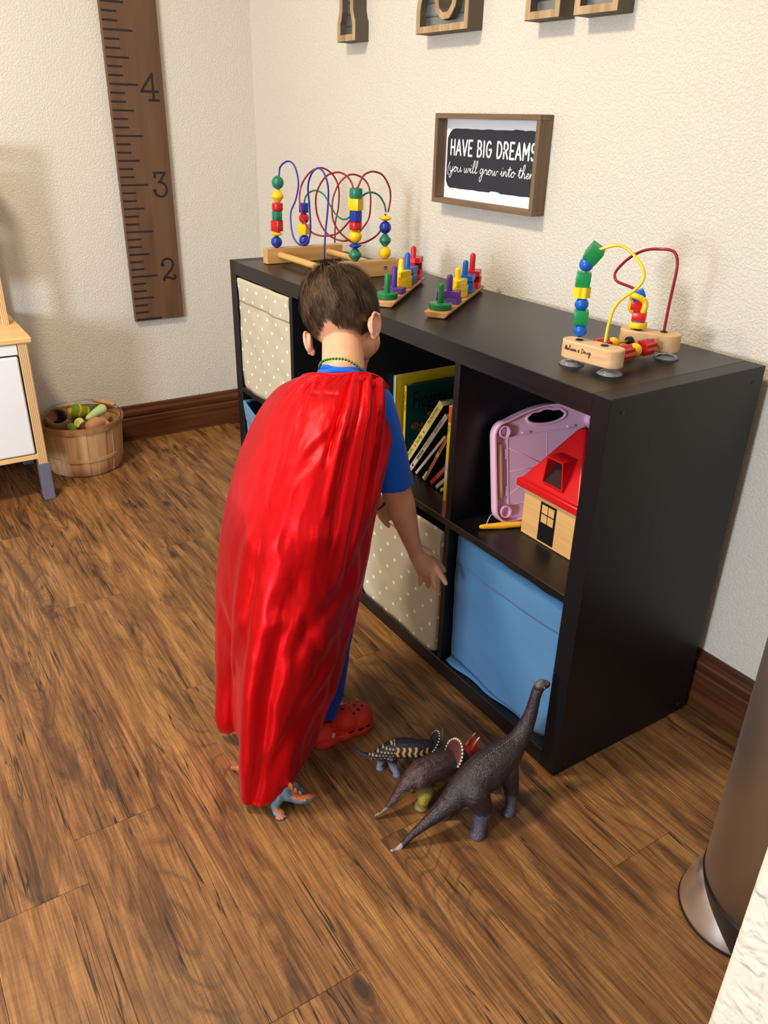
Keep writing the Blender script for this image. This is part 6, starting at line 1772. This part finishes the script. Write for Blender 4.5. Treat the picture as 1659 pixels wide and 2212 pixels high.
def gs(x, w): return math.exp(-(x / w) ** 2)
def sstep(a, b, x):
    t = max(0, min(1, (x - a) / (b - a))); return t * t * (3 - 2 * t)
def win(v, a, b, s=.05): return sstep(a - s, a + s, v) * (1 - sstep(b - s, b + s, v))
def ridge(p, f): return 1 - abs(noise.noise(V(p) * f)) * 2
def disp(u, v):
    d = 0
    # gathered pleats under the neckline, running out down the back
    d -= .0125 * gs(u - (.585 - .05 * v), .012 + .01 * v) * win(v, .04, .34, .03)
    d += .0080 * gs(u - (.625 - .03 * v), .020) * win(v, .03, .46, .04)
    d -= .0120 * gs(u - (.690 - .02 * v), .013) * win(v, .04, .50, .04)
    d += .0075 * gs(u - (.745), .022) * win(v, .02, .58, .05)
    d -= .0105 * gs(u - (.800), .014) * win(v, .03, .56, .05)
    d += .0060 * gs(u - (.870), .028) * win(v, .02, .60, .05)
    d -= .0080 * gs(u - (.93 - .03 * v), .02) * win(v, .08, .85, .06)
    for c, a, b, w_, h in ((.20, .02, .16, .010, .004), (.26, .02, .20, .010, .005), (.32, .02, .14, .009, .004), (.40, .02, .12, .009, .0035), (.47, .02, .13, .009, .004), (.53, .02, .12, .010, .004)):
        d -= h * gs(u - (c - (v - .02) * .35), w_) * win(v, a, b, .02)
    d -= .0035 * gs(v - (.155 + .04 * (u - .4)), .008) * win(u, .36, .56, .05)
    # broad hanging folds lower down
    lo = sstep(.42, .72, v)
    d += lo * .72 * (.0120 * gs(u - .045, .05) - .0150 * gs(u - (.14 + .02 * v), .045) + .0110 * gs(u - .235, .035) - .0170 * gs(u - (.33 + .03 * (v - .6)), .038) + .0120 * gs(u - (.43 + .02 * v), .040) - .0120 * gs(u - .53, .035) + .0080 * gs(u - (.62 - .10 * (v - .5)), .035))
    # slanting drag folds to the lower left
    for (u0, v0, u1, v1, w_, h) in ((.97, .46, .58, .74, .030, .0085), (.99, .60, .66, .86, .026, .0080), (.55, .60, .80, .76, .020, .0045), (.06, .62, .26, .80, .014, .0030), (.86, .80, .50, .985, .030, .0085), (.66, .86, .36, .96, .022, -.0050), (.22, .40, .36, .46, .014, .003), (.45, .34, .62, .24, .014, .0045), (.56, .30, .40, .40, .016, .003)):
        ex, ey = u1 - u0, v1 - v0; L2 = ex * ex + ey * ey; t_ = ((u - u0) * ex + (v - v0) * ey) / L2
        if -.15 < t_ < 1.15:
            dist_ = ((u - u0) * ey - (v - v0) * ex) / sqrt(L2)
            d -= h * gs(dist_, w_) * sstep(-.12, .15, t_) * (1 - sstep(.82, 1.12, t_))
            d += h * .6 * gs(dist_ - w_ * 1.6, w_ * 1.2) * sstep(-.12, .15, t_) * (1 - sstep(.82, 1.12, t_))
    # pinched bumps half way down
    for (u0, v0, ru, rv, h) in ((.30, .665, .045, .020, .010), (.50, .665, .05, .018, .008), (.62, .50, .05, .03, .006), (.25, .515, .05, .03, .006), (.40, .52, .04, .03, .006)):
        d += h * gs(u - u0, ru) * gs(v - v0, rv)
    d *= (.72 - .45 * sstep(.90, 1.0, v))
    q = V((u * 5, v * 6.5, 0))
    d += .0030 * (noise.noise(q * 1.3 + V((4, 2, 1)))) * sstep(.05, .3, v)
    d += .0026 * max(-.4, ridge((u * 5 + v * 2.5, v * 4 - u * 2, 3.3), 1.0)) * sstep(.36, .6, v)
    d += .0014 * max(0, ridge((u * 11 - v * 6, v * 8 + u * 3, 5.1), 1.0))
    d += .0007 * ridge((u * 24, v * 16, 7.7), 1.0)
    d -= .0020 * (1 if False else sstep(.985, .992, v) * (1 - sstep(.9925, .9935, v)))
    return d
bm = bmesh.new(); vg = []
for j in range(NV + 1):
    row = []
    for i in range(NU + 1):
        p = grid[j][i]
        a = grid[j][min(i + 1, NU)] - grid[j][max(i - 1, 0)]; b_ = grid[min(j + 1, NV)][i] - grid[max(j - 1, 0)][i]
        n = a.cross(b_)
        n = -n.normalized() if n.length > 1e-9 else V((1, 0, 0))
        if n.dot(V((.75, -.5, .44))) < 0: n = -n
        edge = min(1, min(i, NU - i) / 5 + .25)
        q = p + n * disp(i / NU, j / NV) * edge
        q.z = max(q.z, .0035)
        row.append(bm.verts.new(q))
    vg.append(row)
for j in range(NV):
    for i in range(NU):
        bm.faces.new((vg[j][i], vg[j + 1][i], vg[j + 1][i + 1], vg[j][i + 1]))
cape = pobj('cape', bm, CAPE, boy, True)
tag(cape, 'shiny red satin cape')
sm = cape.modifiers.new('sm', 'SMOOTH'); sm.factor = .5; sm.iterations = 1
so = cape.modifiers.new('thick', 'SOLIDIFY'); so.thickness = .0016; so.offset = -1
bm = bmesh.new()
hem = [vg_ for vg_ in [grid[0][i] for i in range(NU + 1)]]
pts_ = [p + V((.75, -.5, .44)) * .002 for p in hem[::3]]
tube(bm, pts_, .0026, 8); pobj('neck_hem', bm, CAPE, boy, True)
bm = bmesh.new(); hm_ = [vgp for vgp in [interp(RC, i / 60, 1.0) for i in range(21, 61)]]
tube(bm, [V((p.x, p.y, max(p.z, .0045))) for p in hm_], .0017, 6); pobj('bottom_hem', bm, CAPE, boy, True)
for px_ in ((-0.3560, -0.2256, 0.7389), (-0.3508, -0.2069, 0.7285)):
    bm = bmesh.new(); lathe(bm, [(.0028, .001), (.0040, .0012), (.0050, .0006), (.0052, -.0014), (0, -.0014)], 18, T(px_, (.74, -.42, .52))); pobj('snap', bm, CAPE, boy, True)
